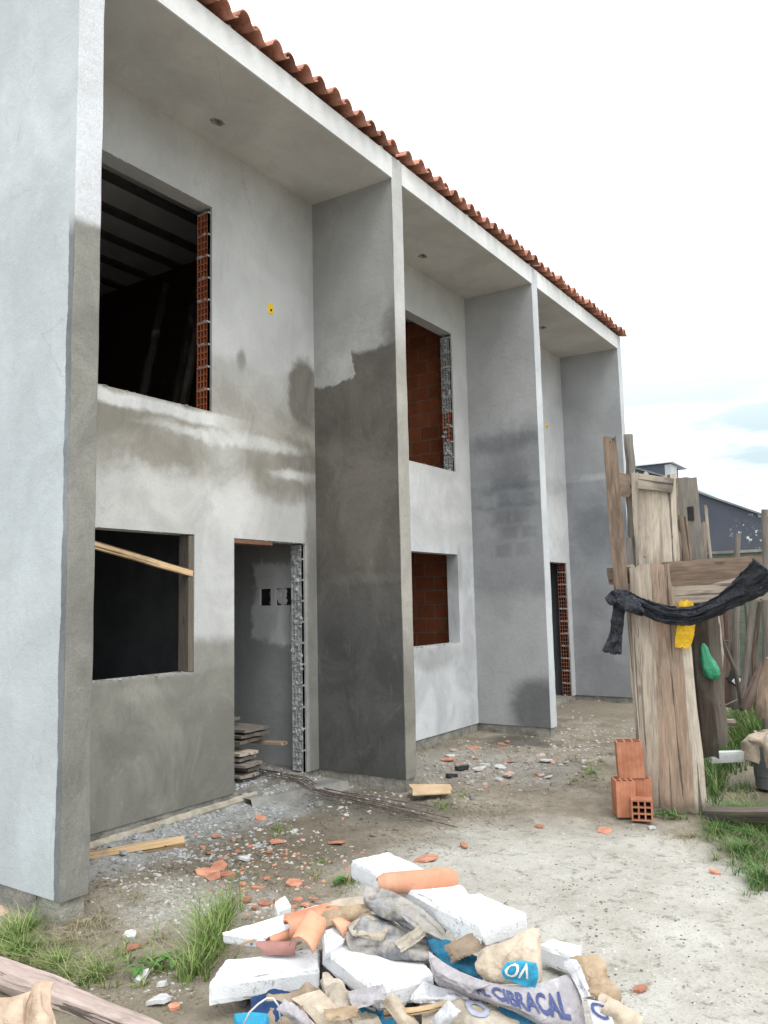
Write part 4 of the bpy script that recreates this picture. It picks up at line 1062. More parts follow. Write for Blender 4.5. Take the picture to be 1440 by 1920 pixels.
hollow_brick('hollow_brick', 'small brick lying on its side showing nine square holes', zz(1204, 1536, bz), (.15, .12, .15), R(20), axis_up=False)

# ---------------------------------------------------------------- foam, tiles, bags: the waste pile
g = NG('foam', .75, .3)
v1 = g.voro(130); c = g.mix(g.math('MULTIPLY', g.mr(v1, .35, .75), .10), (.74, .755, .775), (.55, .57, .60))
dirt = g.math('MULTIPLY', g.mr(g.noise(48, 5, .75), .54, .66), g.mr(g.noise(4.2, 5), .42, .60))
c = g.mix(g.math('MULTIPLY', dirt, .75), c, (.16, .155, .15))
c = g.mix(g.math('MULTIPLY', g.mr(g.noise(3, 4), .5, .75), .22), c, (.50, .49, .46))
M_foam = g.done(c, normal=g.bump(g.math('ADD', v1, g.noise(22, 4)), .22, .005))
def slab(name, label, quad, th, seed, group='white foam slabs in the waste pile', notch=()):
    """foam slab from four top corners (world), grown th downward, edges crumbled"""
    A, B, C_, D_ = [Vector(p) for p in quad]; nn = (B-A).cross(D_-A).normalized()
    if nn.z < 0: nn = -nn
    nu, nv, nz = 36, 18, 5; mb = MB(); rnd = random.Random(seed)
    lu, lv = max((B-A).length, .01), max((D_-A).length, .01)
    nu = max(8, int(lu/.013)); nv = max(6, int(lv/.013))
    def pt(i, j, k):
        s_, t = i/nu, j/nv; p = A.lerp(B, s_).lerp(D_.lerp(C_, s_), t)-nn*th*(k/nz)
        edge = (i in (0, nu))+(j in (0, nv))+(k in (0, nz))
        q = Vector((fbm(p*9+Vector((seed, 0, 0)), 3), fbm(p*9+Vector((0, seed, 7)), 3), fbm(p*9+Vector((3, 0, seed)), 3)))*.0035
        ctr = A.lerp(B, .5).lerp(D_.lerp(C_, .5), .5)-nn*th*.5
        if edge >= 2:
            q += (ctr-p).normalized()*(.006+.03*max(0, fbm(p*9+Vector((seed*2, 1, 0)), 4))+.012*max(0, fbm(p*40, 2)))
        for (s0, t0, r_) in notch:
            d_ = math.hypot((s_-s0)*lu, (t-t0)*lv)
            if d_ < r_ and k < nz: q -= nn*(r_-d_)*.8
        return p+q
    idx = {}
    def vid(i, j, k):
        if (i, j, k) not in idx: idx[(i, j, k)] = len(mb.v); mb.v.append(pt(i, j, k))
        return idx[(i, j, k)]
    for i in range(nu):
        for j in range(nv):
            mb.f += [(vid(i, j, 0), vid(i+1, j, 0), vid(i+1, j+1, 0), vid(i, j+1, 0)), (vid(i, j, nz), vid(i, j+1, nz), vid(i+1, j+1, nz), vid(i+1, j, nz))]
    for k in range(nz):
        for i in range(nu):
            mb.f += [(vid(i, 0, k), vid(i, 0, k+1), vid(i+1, 0, k+1), vid(i+1, 0, k)), (vid(i, nv, k), vid(i+1, nv, k), vid(i+1, nv, k+1), vid(i, nv, k+1))]
        for j in range(nv):
            mb.f += [(vid(0, j, k), vid(0, j+1, k), vid(0, j+1, k+1), vid(0, j, k+1)), (vid(nu, j, k), vid(nu, j, k+1), vid(nu, j+1, k+1), vid(nu, j+1, k))]
    o = mb.build(name, M_foam, smooth=False); tag(o, label, 'foam slab', group); return o
ZT = .27
slab('foam_slab', 'long white foam slab lying on top of the waste pile under the clay tile', [zz(656, 1612, ZT), zz(726, 1597, ZT), zz(990, 1714, ZT), zz(905, 1740, ZT)], .082, 1, notch=[(.95, .66, .05)])
slab('foam_slab', 'white foam slab jutting out at the lower left of the waste pile', [zz(420, 1800, .05), zz(600, 1776, .05), zz(598, 1816, .05), zz(390, 1844, .05)], .084, 2)
slab('foam_slab', 'large dirty foam slab in the middle of the waste pile pointing at the viewer', [zz(602, 1776, .10), zz(735, 1730, .10), zz(815, 1828, .10), zz(708, 1858, .10)], .078, 3)
slab('foam_slab', 'thin tilted foam slab at the back left carrying broken clay tiles', [zz(415, 1748, .10), zz(600, 1694, .15), zz(640, 1712, .15), zz(495, 1760, .10)], .05, 4)
slab('foam_slab', 'small foam chunk standing up behind the tilted slab', [zz(514, 1690, .12), zz(535, 1676, .12), zz(548, 1694, .12), zz(522, 1704, .12)], .07, 5)
slab('foam_slab', 'small foam block on the right of the waste pile above the torn kraft bag', [zz(1008, 1770, -.01), zz(1035, 1758, -.01), zz(1092, 1772, -.01), zz(1070, 1792, -.01)], .085, 6)
slab('foam_slab', 'foam scrap wedged between the tiles and the grey bag roll', [zz(607, 1742, .16), zz(628, 1734, .16), zz(650, 1760, .13), zz(610, 1786, .12)], .05, 7)
# loose roof tiles
def loose_tile(label, p0, p1, up, mat=M_loose, r=.05, frac=1.0, roll=0.0, pan=True, seed=0):
    p0, p1 = Vector(p0), Vector(p1); x = (p1-p0); L = x.length; x.normalize(); z = (up-x*up.dot(x)).normalized(); y = z.cross(x)
    if roll: q = Matrix.Rotation(roll, 3, x); y = q @ y; z = q @ z
    mb = MB(); nl = 12; n = 18; top, bot = [], []
    rnd = random.Random(seed)
    for i in range(nl+1):
        s_ = i/nl; e_ = 1-.35*max(0, (s_-.9)/.1)**2-.35*max(0, (.1-s_)/.1)**2 if frac == 1.0 else 1
        for k in range(n+1):
            a = k/n
            if pan and a > .6: yy_ = r*(1+(a-.6)*3.2); zz_ = .0-.016*math.sin(math.pi*(a-.6)/.4)
            else:
                an = math.pi*(1-a/(.6 if pan else 1)); yy_ = r*math.cos(an)*e_; zz_ = r*.95*math.sin(an)*e_
            jag = .035*mn.noise(Vector((k*.17, seed*3.1, i))) if frac < 1 and i in (0, nl) else 0
            p = p0+x*(L*s_+jag)+y*yy_+z*zz_
            top.append(p); rr = Vector((0, 0, 0))+y*yy_+z*(zz_+.001); bot.append(p-z*.010)
    F, B = top, bot; add_sheet(mb, F, B, n+1, nl+1)
    o = mb.build('clay_tile', mat, smooth=False); tag(o, label, 'roof tile', 'clay roof tiles on the waste pile'); bevel(o, .002, 1); return o
UPV = Vector((0, 0, 1)); TOW = (CAM-PILE).normalized()
loose_tile('whole orange clay tile lying across the top foam slab', zz(708, 1660, .285), zz(856, 1647, .285), UPV+TOW*.8, r=.05, pan=False)
loose_tile('orange clay tile lying highest among the broken tiles on the left slab', zz(540, 1742, .14), zz(634, 1716, .17), UPV+TOW*.5, r=.04, frac=.8, seed=1)
loose_tile('rounded tile piece tipped toward the viewer between the left tiles', at(566, 1776, 3.22), at(590, 1728, 3.36), UPV*.6+TOW, r=.052, frac=.8, pan=False, seed=2)
loose_tile('orange tile with curled edge next to the grey bag roll', zz(628, 1745, .15), zz(676, 1718, .17), UPV+TOW*.3, r=.045, frac=.8, seed=3)
loose_tile('purplish half tile at the bottom of the left tile heap', zz(490, 1777, .085), zz(556, 1778, .085), UPV+TOW*.6, mat=M_purple, r=.026, frac=.8, pan=False, seed=4)
loose_tile('narrow tile sliver lying behind the purplish half tile', zz(508, 1765, .10), zz(560, 1744, .12), UPV+TOW*.5, r=.02, frac=.8, pan=False, seed=5)
for i, (a, b, lb) in enumerate([((470, 1770), (560, 1730), 'thin pale lath lying on the left foam slab'), ((450, 1772), (530, 1742), 'thin pinkish lath at the back of the left foam slab')]):
    o = plank('lath', M_yel_wood, zz(*a, .07+.01*i), zz(*b, .10+.01*i), .012, .006, UPV, None, seed=i+40, rag=.002); tag(o, lb, 'lath')

# paper materials with printed or dirty areas
def paper(name, base, dark, patches=(), bscale=22):
    g = NG(name, .8, .25); c = g.mix(g.mr(g.noise(7, 6, .65), .3, .7), dark, base)
    c = g.mix(g.math('MULTIPLY', g.mr(g.noise(4.5, 7, .72, 1.2), .50, .68), .55), c, tuple(x*.38+.02 for x in dark))
    for (colr, sc_, lo, hi, st) in patches:
        c = g.mix(g.math('MULTIPLY', g.mr(g.noise(sc_, 4, .6), lo, hi), st), c, colr)
    return g.done(c, normal=g.bump(g.math('ADD', g.noise(bscale, 6, .7, 1.0), g.voro(16, 'DISTANCE_TO_EDGE', vec=g.vmath('ADD', g.obj, g.vmath('MULTIPLY', g.noise(6, 3, out=1), (.12, .12, .12))))), .8, .016))
M_bag_grey = paper('grey_cement_bag', (.50, .47, .49), (.34, .32, .34), [((.62, .60, .61), 14, .6, .7, .5), ((.20, .19, .21), 30, .66, .74, .4)])
M_bag_blue = paper('blue_bag', (.035, .22, .36), (.02, .10, .18), [((.30, .36, .40), 20, .64, .74, .4)])
M_bag_teal = paper('light_blue_print', (.05, .37, .58), (.03, .28, .46), [((.45, .50, .52), 25, .66, .75, .4)])
M_bag_navy = paper('dark_blue_bag', (.02, .06, .17), (.012, .03, .09))
M_bag_dirty = paper('dirty_blue_grey_bag', (.50, .46, .40), (.30, .285, .27), [((.06, .07, .10), 5, .45, .62, .75), ((.30, .32, .36), 13, .50, .66, .6)])
M_bag_beige = paper('beige_bag', (.53, .475, .40), (.36, .31, .245), [((.14, .12, .10), 12, .64, .72, .6)])
M_bag_white = paper('whitish_bag', (.66, .66, .68), (.50, .50, .53), [((.30, .29, .30), 16, .62, .70, .5)])
M_ink = simple('blue_ink', (.045, .06, .17), (.08, .10, .22), 30, .8, .1)
M_ink_w = simple('white_ink', (.66, .66, .62), (.74, .74, .70), 30, .8, .1)
M_ink_f = simple('faint_blue_ink', (.30, .33, .45), (.38, .41, .52), 30, .8, .1)
pk = lambda rows: [[at(u, v, d) for (u, v, d) in r_] for r_ in rows]
def lettering(parent, S, text, s0, s1, t0, t1, mat, rot=0.0, bold=.012, flipx=False):
    """text laid on a sheet's front: (s0,t0) start .. (s1,t1) end in sheet coordinates, height = |th|"""
    F, B, nu, nv = S
    cu = bpy.data.curves.new('lettering', 'FONT'); cu.body = text; cu.size = 1; cu.offset = bold; cu.align_x = 'LEFT'; cu.resolution_u = 3
    tmp = bpy.data.objects.new('lettering', cu); col.objects.link(tmp)
    dg = bpy.context.evaluated_depsgraph_get(); me = bpy.data.meshes.new_from_object(tmp.evaluated_get(dg)); me = me.copy()
    bpy.data.objects.remove(tmp); bpy.data.curves.remove(cu)
    import bmesh
    bm = bmesh.new(); bm.from_mesh(me)
    for _ in range(2): bmesh.ops.subdivide_edges(bm, edges=[e for e in bm.edges if e.calc_length() > .12], cuts=1, use_grid_fill=False)
    bmesh.ops.triangulate(bm, faces=bm.faces)
    xs = [v.co.x for v in bm.verts]; ys = [v.co.y for v in bm.verts]; x0, x1, y0, y1 = min(xs), max(xs), min(ys), max(ys)
    def smp(s_, t):
        f = max(0, min(.9999, s_))*(nu-1); h_ = max(0, min(.9999, t))*(nv-1); i, j = int(f), int(h_); a, b = f-i, h_-j
        p = lambda q, r_: F[r_*nu+q]
        P_ = p(i, j)*(1-a)*(1-b)+p(i+1, j)*a*(1-b)+p(i, j+1)*(1-a)*b+p(i+1, j+1)*a*b
        n_ = (p(i+1, j)-p(i, j)).cross(p(i, j+1)-p(i, j)); n_ = n_.normalized() if n_.length > 1e-9 else -FWD
        return P_, (n_ if n_.dot(CAM-P_) > 0 else -n_)
    o0 = wloc(parent)
    for v in bm.verts:
        a = (v.co.x-x0)/(x1-x0); b = (v.co.y-y0)/(y1-y0)
        if rot: a, b = 1-a, 1-b
        P_, n_ = smp(s0+(s1-s0)*a, t1+(t0-t1)*b)
        v.co = P_+n_*.0045-o0
    bm.to_mesh(me); bm.free(); me.materials.clear(); me.materials.append(mat)
    o = bpy.data.objects.new('lettering', me); link(o, parent); return o
def bag(name, label, mat, ctrl, cat='paper bag', **kw):
    r_ = thing(name, label, cat, ctrl[len(ctrl)//2][len(ctrl[0])//2], 'torn bags in the waste pile')
    o, S = sheet_obj('paper_skin', mat, ctrl, r_, **kw); return r_, S
bag('paper_bag', 'dirty blue and beige bag roll propped under the long foam slab', M_bag_dirty, pk([
    [(683, 1662, 3.5), (730, 1668, 3.45), (790, 1705, 3.35), (838, 1745, 3.3)],
    [(680, 1685, 3.42), (728, 1700, 3.35), (780, 1735, 3.25), (832, 1762, 3.22)],
    [(688, 1702, 3.42), (735, 1725, 3.36), (785, 1752, 3.27), (826, 1768, 3.24)]]), crum=.016, seed=3, fold=9, bag=.08)
bag('paper_bag', 'dirty grey bag crushed on the middle foam slab', M_bag_dirty, pk([
    [(648, 1735, 3.42), (700, 1715, 3.45), (760, 1740, 3.36), (812, 1770, 3.25)],
    [(650, 1770, 3.3), (705, 1765, 3.26), (755, 1775, 3.2), (812, 1790, 3.16)],
    [(668, 1800, 3.28), (712, 1802, 3.24), (760, 1798, 3.2), (800, 1800, 3.16)]]), crum=.018, seed=13, fold=10, bag=.06)
bag('paper_bag', 'beige paper flap between the tiles and the dirty bag rolls', M_bag_beige, pk([
    [(650, 1735, 3.38), (690, 1718, 3.38), (730, 1738, 3.33)], [(660, 1752, 3.3), (692, 1748, 3.28), (722, 1757, 3.26)], [(668, 1758, 3.3), (694, 1762, 3.27), (718, 1764, 3.27)]]), crum=.02, seed=21, fold=12)
bag('paper_bag', 'flat cardboard flap sticking out behind the broken tiles', M_kraft_pale, pk([
    [(612, 1694, 3.62), (640, 1684, 3.66), (684, 1680, 3.66)], [(612, 1698, 3.55), (645, 1698, 3.52), (682, 1703, 3.5)]]), nu=12, nv=6, crum=.006, seed=22, thick=.006)
bag('paper_bag', 'deep blue bag squeezed beneath the long foam slab', M_bag_blue, pk([
    [(800, 1748, 3.3), (850, 1770, 3.22), (912, 1800, 3.1)], [(805, 1775, 3.2), (850, 1800, 3.1), (905, 1826, 3.02)], [(822, 1800, 3.16), (868, 1822, 3.06), (905, 1840, 3.02)]]), crum=.02, seed=5, fold=8, bag=.08)
_b, S_ = bag('paper_bag', 'brown paper bag with a light blue printed end below the foam slab', M_kraft_pale, pk([
    [(895, 1790, 3.06), (940, 1768, 3.04), (980, 1745, 3.08), (1010, 1740, 3.16)],
    [(890, 1812, 2.98), (935, 1800, 2.95), (975, 1775, 2.98), (1012, 1778, 3.06)],
    [(905, 1835, 2.96), (945, 1825, 2.91), (985, 1815, 2.92), (1018, 1822, 2.97)],
    [(930, 1846, 2.96), (955, 1845, 2.92), (985, 1850, 2.92), (1010, 1856, 2.95)]]), crum=.022, seed=6, fold=9, bag=.07)
o, S2_ = sheet_obj('printed_panel', M_bag_teal, pk([
    [(950, 1804, 2.895), (980, 1801, 2.895), (1006, 1806, 2.915)], [(940, 1822, 2.885), (975, 1824, 2.88), (1010, 1830, 2.90)], [(948, 1836, 2.885), (975, 1846, 2.88), (1002, 1857, 2.895)]]), _b, crum=.008, seed=6, fold=9, thick=.006)
lettering(_b, S2_, 'VO', .12, .72, .12, .68, M_ink_w, rot=1, bold=.02)
_b, S_ = bag('paper_bag', 'grey cement bag with dark blue lettering at the front right of the waste pile', M_bag_grey, pk([
    [(802, 1782, 3.06), (850, 1815, 2.98), (930, 1845, 2.90), (1010, 1842, 2.92), (1075, 1822, 2.98)],
    [(806, 1812, 3.00), (855, 1838, 2.92), (930, 1860, 2.84), (1010, 1872, 2.85), (1090, 1868, 2.90)],
    [(815, 1840, 2.95), (870, 1858, 2.88), (940, 1880, 2.80), (1020, 1910, 2.79), (1100, 1925, 2.82)],
    [(825, 1852, 2.96), (880, 1868, 2.90), (945, 1890, 2.83), (1020, 1925, 2.81), (1095, 1955, 2.82)]]), nu=80, nv=44, crum=.006, seed=8, fold=7, bag=.03)
lettering(_b, S_, 'CIBRACAL', .47, .90, .24, .62, M_ink, bold=.03)
lettering(_b, S_, 'AL', .36, .445, .26, .60, M_ink, bold=.03)
bag('paper_bag', 'pale fold of the lettered cement bag lying on its left end', M_bag_grey, pk([
    [(803, 1785, 3.02), (840, 1812, 2.95), (920, 1846, 2.84)], [(812, 1815, 2.93), (850, 1836, 2.88), (905, 1852, 2.83)], [(818, 1832, 2.93), (855, 1848, 2.88), (890, 1855, 2.85)]]), crum=.015, seed=31, fold=9, bag=.02)
bag('paper_bag', 'torn kraft bag with its brown inside open at the right end of the pile', M_kraft, pk([
    [(1070, 1795, 3.05), (1095, 1792, 3.06), (1112, 1790, 3.1)], [(1082, 1830, 2.98), (1112, 1830, 2.95), (1140, 1830, 3.02)], [(1100, 1870, 2.9), (1130, 1872, 2.86), (1158, 1872, 2.94)], [(1125, 1930, 2.84), (1150, 1935, 2.8), (1172, 1930, 2.86)]]), crum=.03, seed=33, fold=9, bag=.04)
bag('paper_bag', 'pale peeled lip of the torn kraft bag with its white lining', M_bag_white, pk([
    [(1058, 1802, 3.0), (1072, 1800, 2.99), (1085, 1810, 3.0)], [(1075, 1840, 2.93), (1092, 1838, 2.9), (1102, 1840, 2.92)], [(1092, 1872, 2.86), (1108, 1868, 2.84), (1118, 1872, 2.86)]]), crum=.02, seed=35, fold=10)
bag('paper_bag', 'kraft strip curling down the outer right side of the pile', M_kraft_pale, pk([
    [(1140, 1850, 2.95), (1160, 1862, 2.95)], [(1122, 1872, 2.83), (1165, 1890, 2.88)], [(1150, 1930, 2.78), (1185, 1935, 2.84)]]), nu=14, crum=.015, seed=36, fold=9)
_b, S_ = bag('paper_bag', 'whitish bag scrap with a blue letter at the lower right corner of the pile', M_bag_white, pk([
    [(1100, 1872, 2.83), (1140, 1880, 2.81)], [(1108, 1905, 2.77), (1150, 1915, 2.76)], [(1115, 1940, 2.72), (1160, 1950, 2.72)]]), nu=14, crum=.006, seed=37, fold=9)
lettering(_b, S_, 'C', .1, .75, .1, .55, M_ink, bold=.02)
_b, S_ = bag('paper_bag', 'beige bag with a pale blue ring letter at the bottom of the pile', M_bag_beige, pk([
    [(785, 1880, 2.92), (850, 1872, 2.9), (920, 1885, 2.86), (985, 1900, 2.86)], [(790, 1905, 2.85), (855, 1895, 2.82), (925, 1905, 2.79), (975, 1915, 2.8)], [(790, 1945, 2.8), (860, 1940, 2.77), (930, 1945, 2.74), (980, 1950, 2.75)]]), nu=40, crum=.014, seed=40, fold=9, bag=.05)
lettering(_b, S_, 'O', .42, .64, .08, .62, M_ink_f, bold=.03)
bag('paper_bag', 'bright blue bag strip showing at the bottom edge of the pile', M_bag_blue, pk([
    [(935, 1880, 2.84), (985, 1895, 2.83), (1050, 1915, 2.84)], [(930, 1935, 2.79), (985, 1940, 2.77), (1050, 1950, 2.78)]]), crum=.012, seed=41, fold=9, bag=.04)
bag('paper_bag', 'whitish crumpled bag above the wooden stick at the pile front', M_bag_white, pk([
    [(795, 1840, 2.99), (830, 1850, 2.95), (870, 1862, 2.92)], [(770, 1868, 2.95), (815, 1868, 2.9), (880, 1875, 2.88)], [(775, 1880, 2.93), (820, 1882, 2.89), (870, 1884, 2.88)]]), crum=.02, seed=42, fold=10, bag=.03)
bag('paper_bag', 'dark navy bag in the shade under the middle foam slab', M_bag_navy, pk([
    [(470, 1870, 3.1), (530, 1858, 3.1), (580, 1860, 3.1)], [(470, 1900, 3.0), (520, 1890, 2.98), (575, 1890, 2.98)], [(480, 1945, 2.92), (520, 1945, 2.9), (575, 1945, 2.9)]]), crum=.02, seed=43, fold=9, bag=.1)
bag('paper_bag', 'bright blue bag corner at the lower left of the pile', M_bag_teal, pk([
    [(440, 1904, 2.98), (475, 1898, 2.96), (505, 1902, 2.96)], [(440, 1945, 2.9), (475, 1945, 2.88), (505, 1945, 2.88)]]), nu=14, crum=.015, seed=44, fold=9, bag=.05)
bag('paper_bag', 'damp brown bag under the left foam slab', M_kraft_dark, pk([
    [(498, 1865, 3.08), (545, 1862, 3.05), (600, 1850, 3.1)], [(500, 1895, 2.98), (548, 1888, 2.94), (600, 1880, 2.98)], [(505, 1945, 2.9), (550, 1945, 2.86), (600, 1945, 2.88)]]), crum=.03, seed=45, fold=9, bag=.05)
bag('paper_bag', 'broad tan paper strip slanting down from the gap between two foam slabs', M_kraft_pale, pk([
    [(545, 1872, 3.02), (570, 1862, 3.0), (600, 1856, 3.02)], [(570, 1892, 2.92), (600, 1885, 2.9), (625, 1880, 2.92)], [(605, 1935, 2.84), (640, 1930, 2.82), (665, 1925, 2.84)]]), crum=.012, seed=46, fold=7)
bag('paper_bag', 'grey brown bag under the tip of the middle foam slab', M_bag_beige, pk([
    [(600, 1840, 3.15), (640, 1850, 3.1), (700, 1890, 3.02)], [(612, 1880, 2.98), (650, 1885, 2.92), (710, 1905, 2.9)], [(640, 1940, 2.86), (680, 1940, 2.84), (730, 1945, 2.84)]]), crum=.03, seed=47, fold=9, bag=.06)
bag('paper_bag', 'dark blue bag wedged behind the wooden stick', M_bag_blue, pk([
    [(672, 1880, 2.97), (705, 1895, 2.93), (745, 1892, 2.92)], [(675, 1940, 2.86), (705, 1945, 2.84), (750, 1945, 2.84)]]), nu=16, crum=.02, seed=48, fold=9, bag=.05)
rnd = random.Random(99)
kinds = [(M_kraft, 'brown kraft'), (M_bag_grey, 'grey printed'), (M_kraft_pale, 'pale kraft'), (M_bag_white, 'whitish'), (M_kraft_dark, 'damp brown'), (M_bag_beige, 'beige')]
for i, (u, v, d) in enumerate([(640, 1900, 2.84), (690, 1868, 2.93), (750, 1900, 2.82), (835, 1906, 2.78), (872, 1775, 3.1), (770, 1760, 3.2), (650, 1715, 3.42), (560, 1910, 2.84), (1165, 1905, 2.8)]):
    mt, kn = kinds[i % 6]; a = rnd.uniform(-.9, .9); L, W_ = rnd.uniform(55, 105), rnd.uniform(22, 46); ca, sa = math.cos(a), math.sin(a); rows = []
    for r_ in range(3):
        row = []
        for c_ in range(4):
            x, y = (c_/3-.5)*L, (r_/2-.5)*W_
            row.append(at(u+x*ca-y*sa, v+x*sa+y*ca, d+rnd.uniform(-.016, .016)-.022*(r_ == 1)+(1-r_)*.03))
        rows.append(row)
    o, S = sheet_obj('paper_scrap', mt, rows, None, nu=40, nv=26, crum=.009, seed=300+i, thick=.0015, torn=.18, fold=11)
    tag(o, 'torn '+kn+' paper scrap sticking out among the bags of the waste pile', 'paper scrap', 'torn scraps in the waste pile: '+kn)
o = pole('wooden_stick', M_yel_wood, [at(720, 1902, 2.84), at(780, 1896, 2.84), at(845, 1882, 2.86)], .014, .012, None, 50, 8); tag(o, 'short pale stick poking out of the front of the waste pile', 'stick')
for i, ps in enumerate([[(455, 1925), (468, 1898), (485, 1882), (500, 1872), (512, 1872), (522, 1885), (528, 1925)], [(545, 1880), (552, 1900), (553, 1925)]]):
    mb = MB(); q = [at(u, v, 2.86) for u, v in ps]; mb.tube(q, .0035, 6)
    o = mb.build('cable_loop', simple('white_cable', (.6, .63, .62), (.7, .72, .71), 5, .5), smooth=True); tag(o, ['looped white cable sticking out under the left foam slab', 'short end of white cable under the left foam slab'][i], 'cable')
# dark rubble heart of the pile, filling its core under the slabs
M_gravel_d = simple('dark_rubble', (.05, .048, .045), (.20, .19, .18), 30, .9, .4)
rnd = random.Random(77); mb = MB()
for i in range(900):
    an = rnd.uniform(0, 6.283); rr = .52*math.sqrt(rnd.random()); x = PILE.x-.05+rr*math.cos(an)*1.15; y = PILE.y-.02+rr*math.sin(an)*.75
    top = max(-.09, .06-.35*rr*rr/.12); lump(mb, Vector((x, y, gz(x, y)+rnd.random()*max(.01, top+.1))), rnd.uniform(.008, .03), rnd)
tag(mb.build('rubble', M_gravel_d), kind='stuff')

# ---------------------------------------------------------------- lower left: logs and cardboard
M_log = wood('pinkish_debarked_log', (.50, .40, .36), (.35, .265, .235), .1, .1)
p_ = lambda u, v, h_=0: zz(u, v, -.17+h_)
o = pole('log', M_log, [p_(-80, 1800, .06), p_(60, 1850, .05), p_(150, 1885, .04), p_(300, 1945, .03)], .054, .046, None, 3, 14, .10); tag(o, 'pinkish debarked log lying at the lower left, nearer the viewer', 'log', 'logs in the grass')
o = pole('log', M_log, [p_(-80, 1783, .05), p_(40, 1822, .05), p_(90, 1838, .05), p_(140, 1860, .04)], .034, .028, None, 8, 12, .10); tag(o, 'shorter pale log lying behind the pinkish one at the lower left', 'log', 'logs in the grass')
M_card = simple('cardboard', (.40, .295, .215), (.56, .435, .33), 9, .9, .4, 20)
def cardboard(label, rows, seed, **kw):
    o, S = sheet_obj('cardboard_piece', M_card, rows, None, nu=18, nv=26, crum=.02, seed=seed, thick=.006, **kw); tag(o, label, 'cardboard', 'cardboard scraps by the logs')
cardboard('strip of cardboard folded over the pinkish log', pk([[(60, 1850, 3.12), (78, 1840, 3.12), (95, 1850, 3.12)], [(50, 1880, 3.02), (75, 1872, 3.0), (97, 1880, 3.02)], [(35, 1930, 2.95), (75, 1930, 2.9), (108, 1930, 2.94)]]), 2)
cardboard('flat cardboard sheet at the bottom left corner', pk([[(-20, 1872, 3.06), (25, 1865, 3.06), (58, 1858, 3.06)], [(-20, 1900, 2.98), (20, 1898, 2.97), (48, 1890, 2.99)], [(-20, 1940, 2.92), (20, 1940, 2.9), (45, 1935, 2.92)]]), 3)
cardboard('curled cardboard scrap against the foot of the end wall', pk([[(-15, 1704, 4.5), (8, 1704, 4.5), (34, 1718, 4.45)], [(-15, 1722, 4.4), (8, 1722, 4.38), (30, 1730, 4.38)]]), 4)
o = plank('timber_offcut', M_yel_wood, p_(225, 1925), p_(285, 1908), .05, .03, UPV, None, seed=61, rag=.004); tag(o, 'small timber offcut at the end of the pinkish log', 'timber')
o = plank('timber_offcut', M_yel_wood, p_(325, 1925), p_(370, 1905), .06, .03, UPV, None, seed=62, rag=.004); tag(o, 'timber block left of the waste pile at the bottom edge', 'timber')

# ---------------------------------------------------------------- scattered shards
M_shard = g = NG('shard_clay', .85, .2)
c = g.mix(g.mr(g.noise(14, 5), .3, .7), (.42, .18, .115), (.54, .27, .18))
hs = g.n('ShaderNodeHueSaturation'); g.put(hs.inputs['Color'], c); g.put(hs.inputs['Value'], g.mr(g.rand(), 0, 1, .7, 1.15)); M_shard = g.done(hs.outputs[0], normal=g.bump(g.noise(60, 4), .3, .004))
def shard(u, v, px, label, mat=None, group=None, seed=0, h=.012, name='tile_shard', cat='shard', asp=.6, lift=0.0):
    rnd = random.Random(seed); c0 = zz(u, v, -.12); c0 = zz(u, v, gz(c0.x, c0.y)); d = (c0-CAM).dot(FWD); r_ = px*d/FOCAL/2
    n = rnd.randint(5, 7); an0 = rnd.uniform(0, 6.28); pts = []
    for i in range(n):
        a = an0+2*math.pi*i/n+rnd.uniform(-.25, .25); q = r_*rnd.uniform(.7, 1.15); pts.append(Vector((math.cos(a)*q, math.sin(a)*q*(asp+.5), 0)))
    cv = .35*r_; mb = MB()
    top = [p+Vector((0, 0, h-cv*(p.x/r_)**2*.35)) for p in pts]; bot = [p+Vector((0, 0, -cv*(p.x/r_)**2*.35)) for p in pts]
    ctop = Vector((0, 0, h+.002)); cbot = Vector((0, 0, .0)); vs = top+bot+[ctop, cbot]
    fs = [(i, (i+1) % n, 2*n) for i in range(n)]+[(n+(i+1) % n, n+i, 2*n+1) for i in range(n)]+[(i, n+i, n+(i+1) % n, (i+1) % n) for i in range(n)]
    mb.add(vs, fs)
    M = Matrix.Translation(c0+Vector((0, 0, .006+lift))) @ Euler((rnd.uniform(-.25, .25), rnd.uniform(-.25, .25), rnd.uniform(0, 6.28))).to_matrix().to_4x4()
    o = mb.build(name, mat or M_shard, matrix=M); tag(o, label, cat, group); return o
A_ = 'small orange clay shard among the scatter between the near facade and the pile'
for i, (u, v, px) in enumerate([(403, 1570, 22), (445, 1600, 14), (392, 1602, 16), (422, 1612, 22), (380, 1592, 14), (462, 1690, 24), (495, 1697, 24), (478, 1705, 18), (520, 1692, 16), (552, 1660, 30), (480, 1668, 18), (500, 1650, 16), (560, 1690, 20), (575, 1700, 20),
                              (548, 1705, 20), (455, 1660, 16), (530, 1700, 14), (590, 1690, 14), (440, 1580, 12), (470, 1590, 12), (505, 1600, 12), (430, 1640, 14)]):
    shard(u, v, px, A_, group='clay shards before the near facade', seed=i)
for i, (u, v, px) in enumerate([(388, 1640, 42), (412, 1632, 40), (425, 1645, 34), (400, 1650, 30)]):
    shard(u, v, px, ['leftmost', 'topmost', 'rightmost', 'lowest'][i]+' tile fragment in the orange cluster before the near facade', group='orange tile cluster', seed=i+40, h=.02)
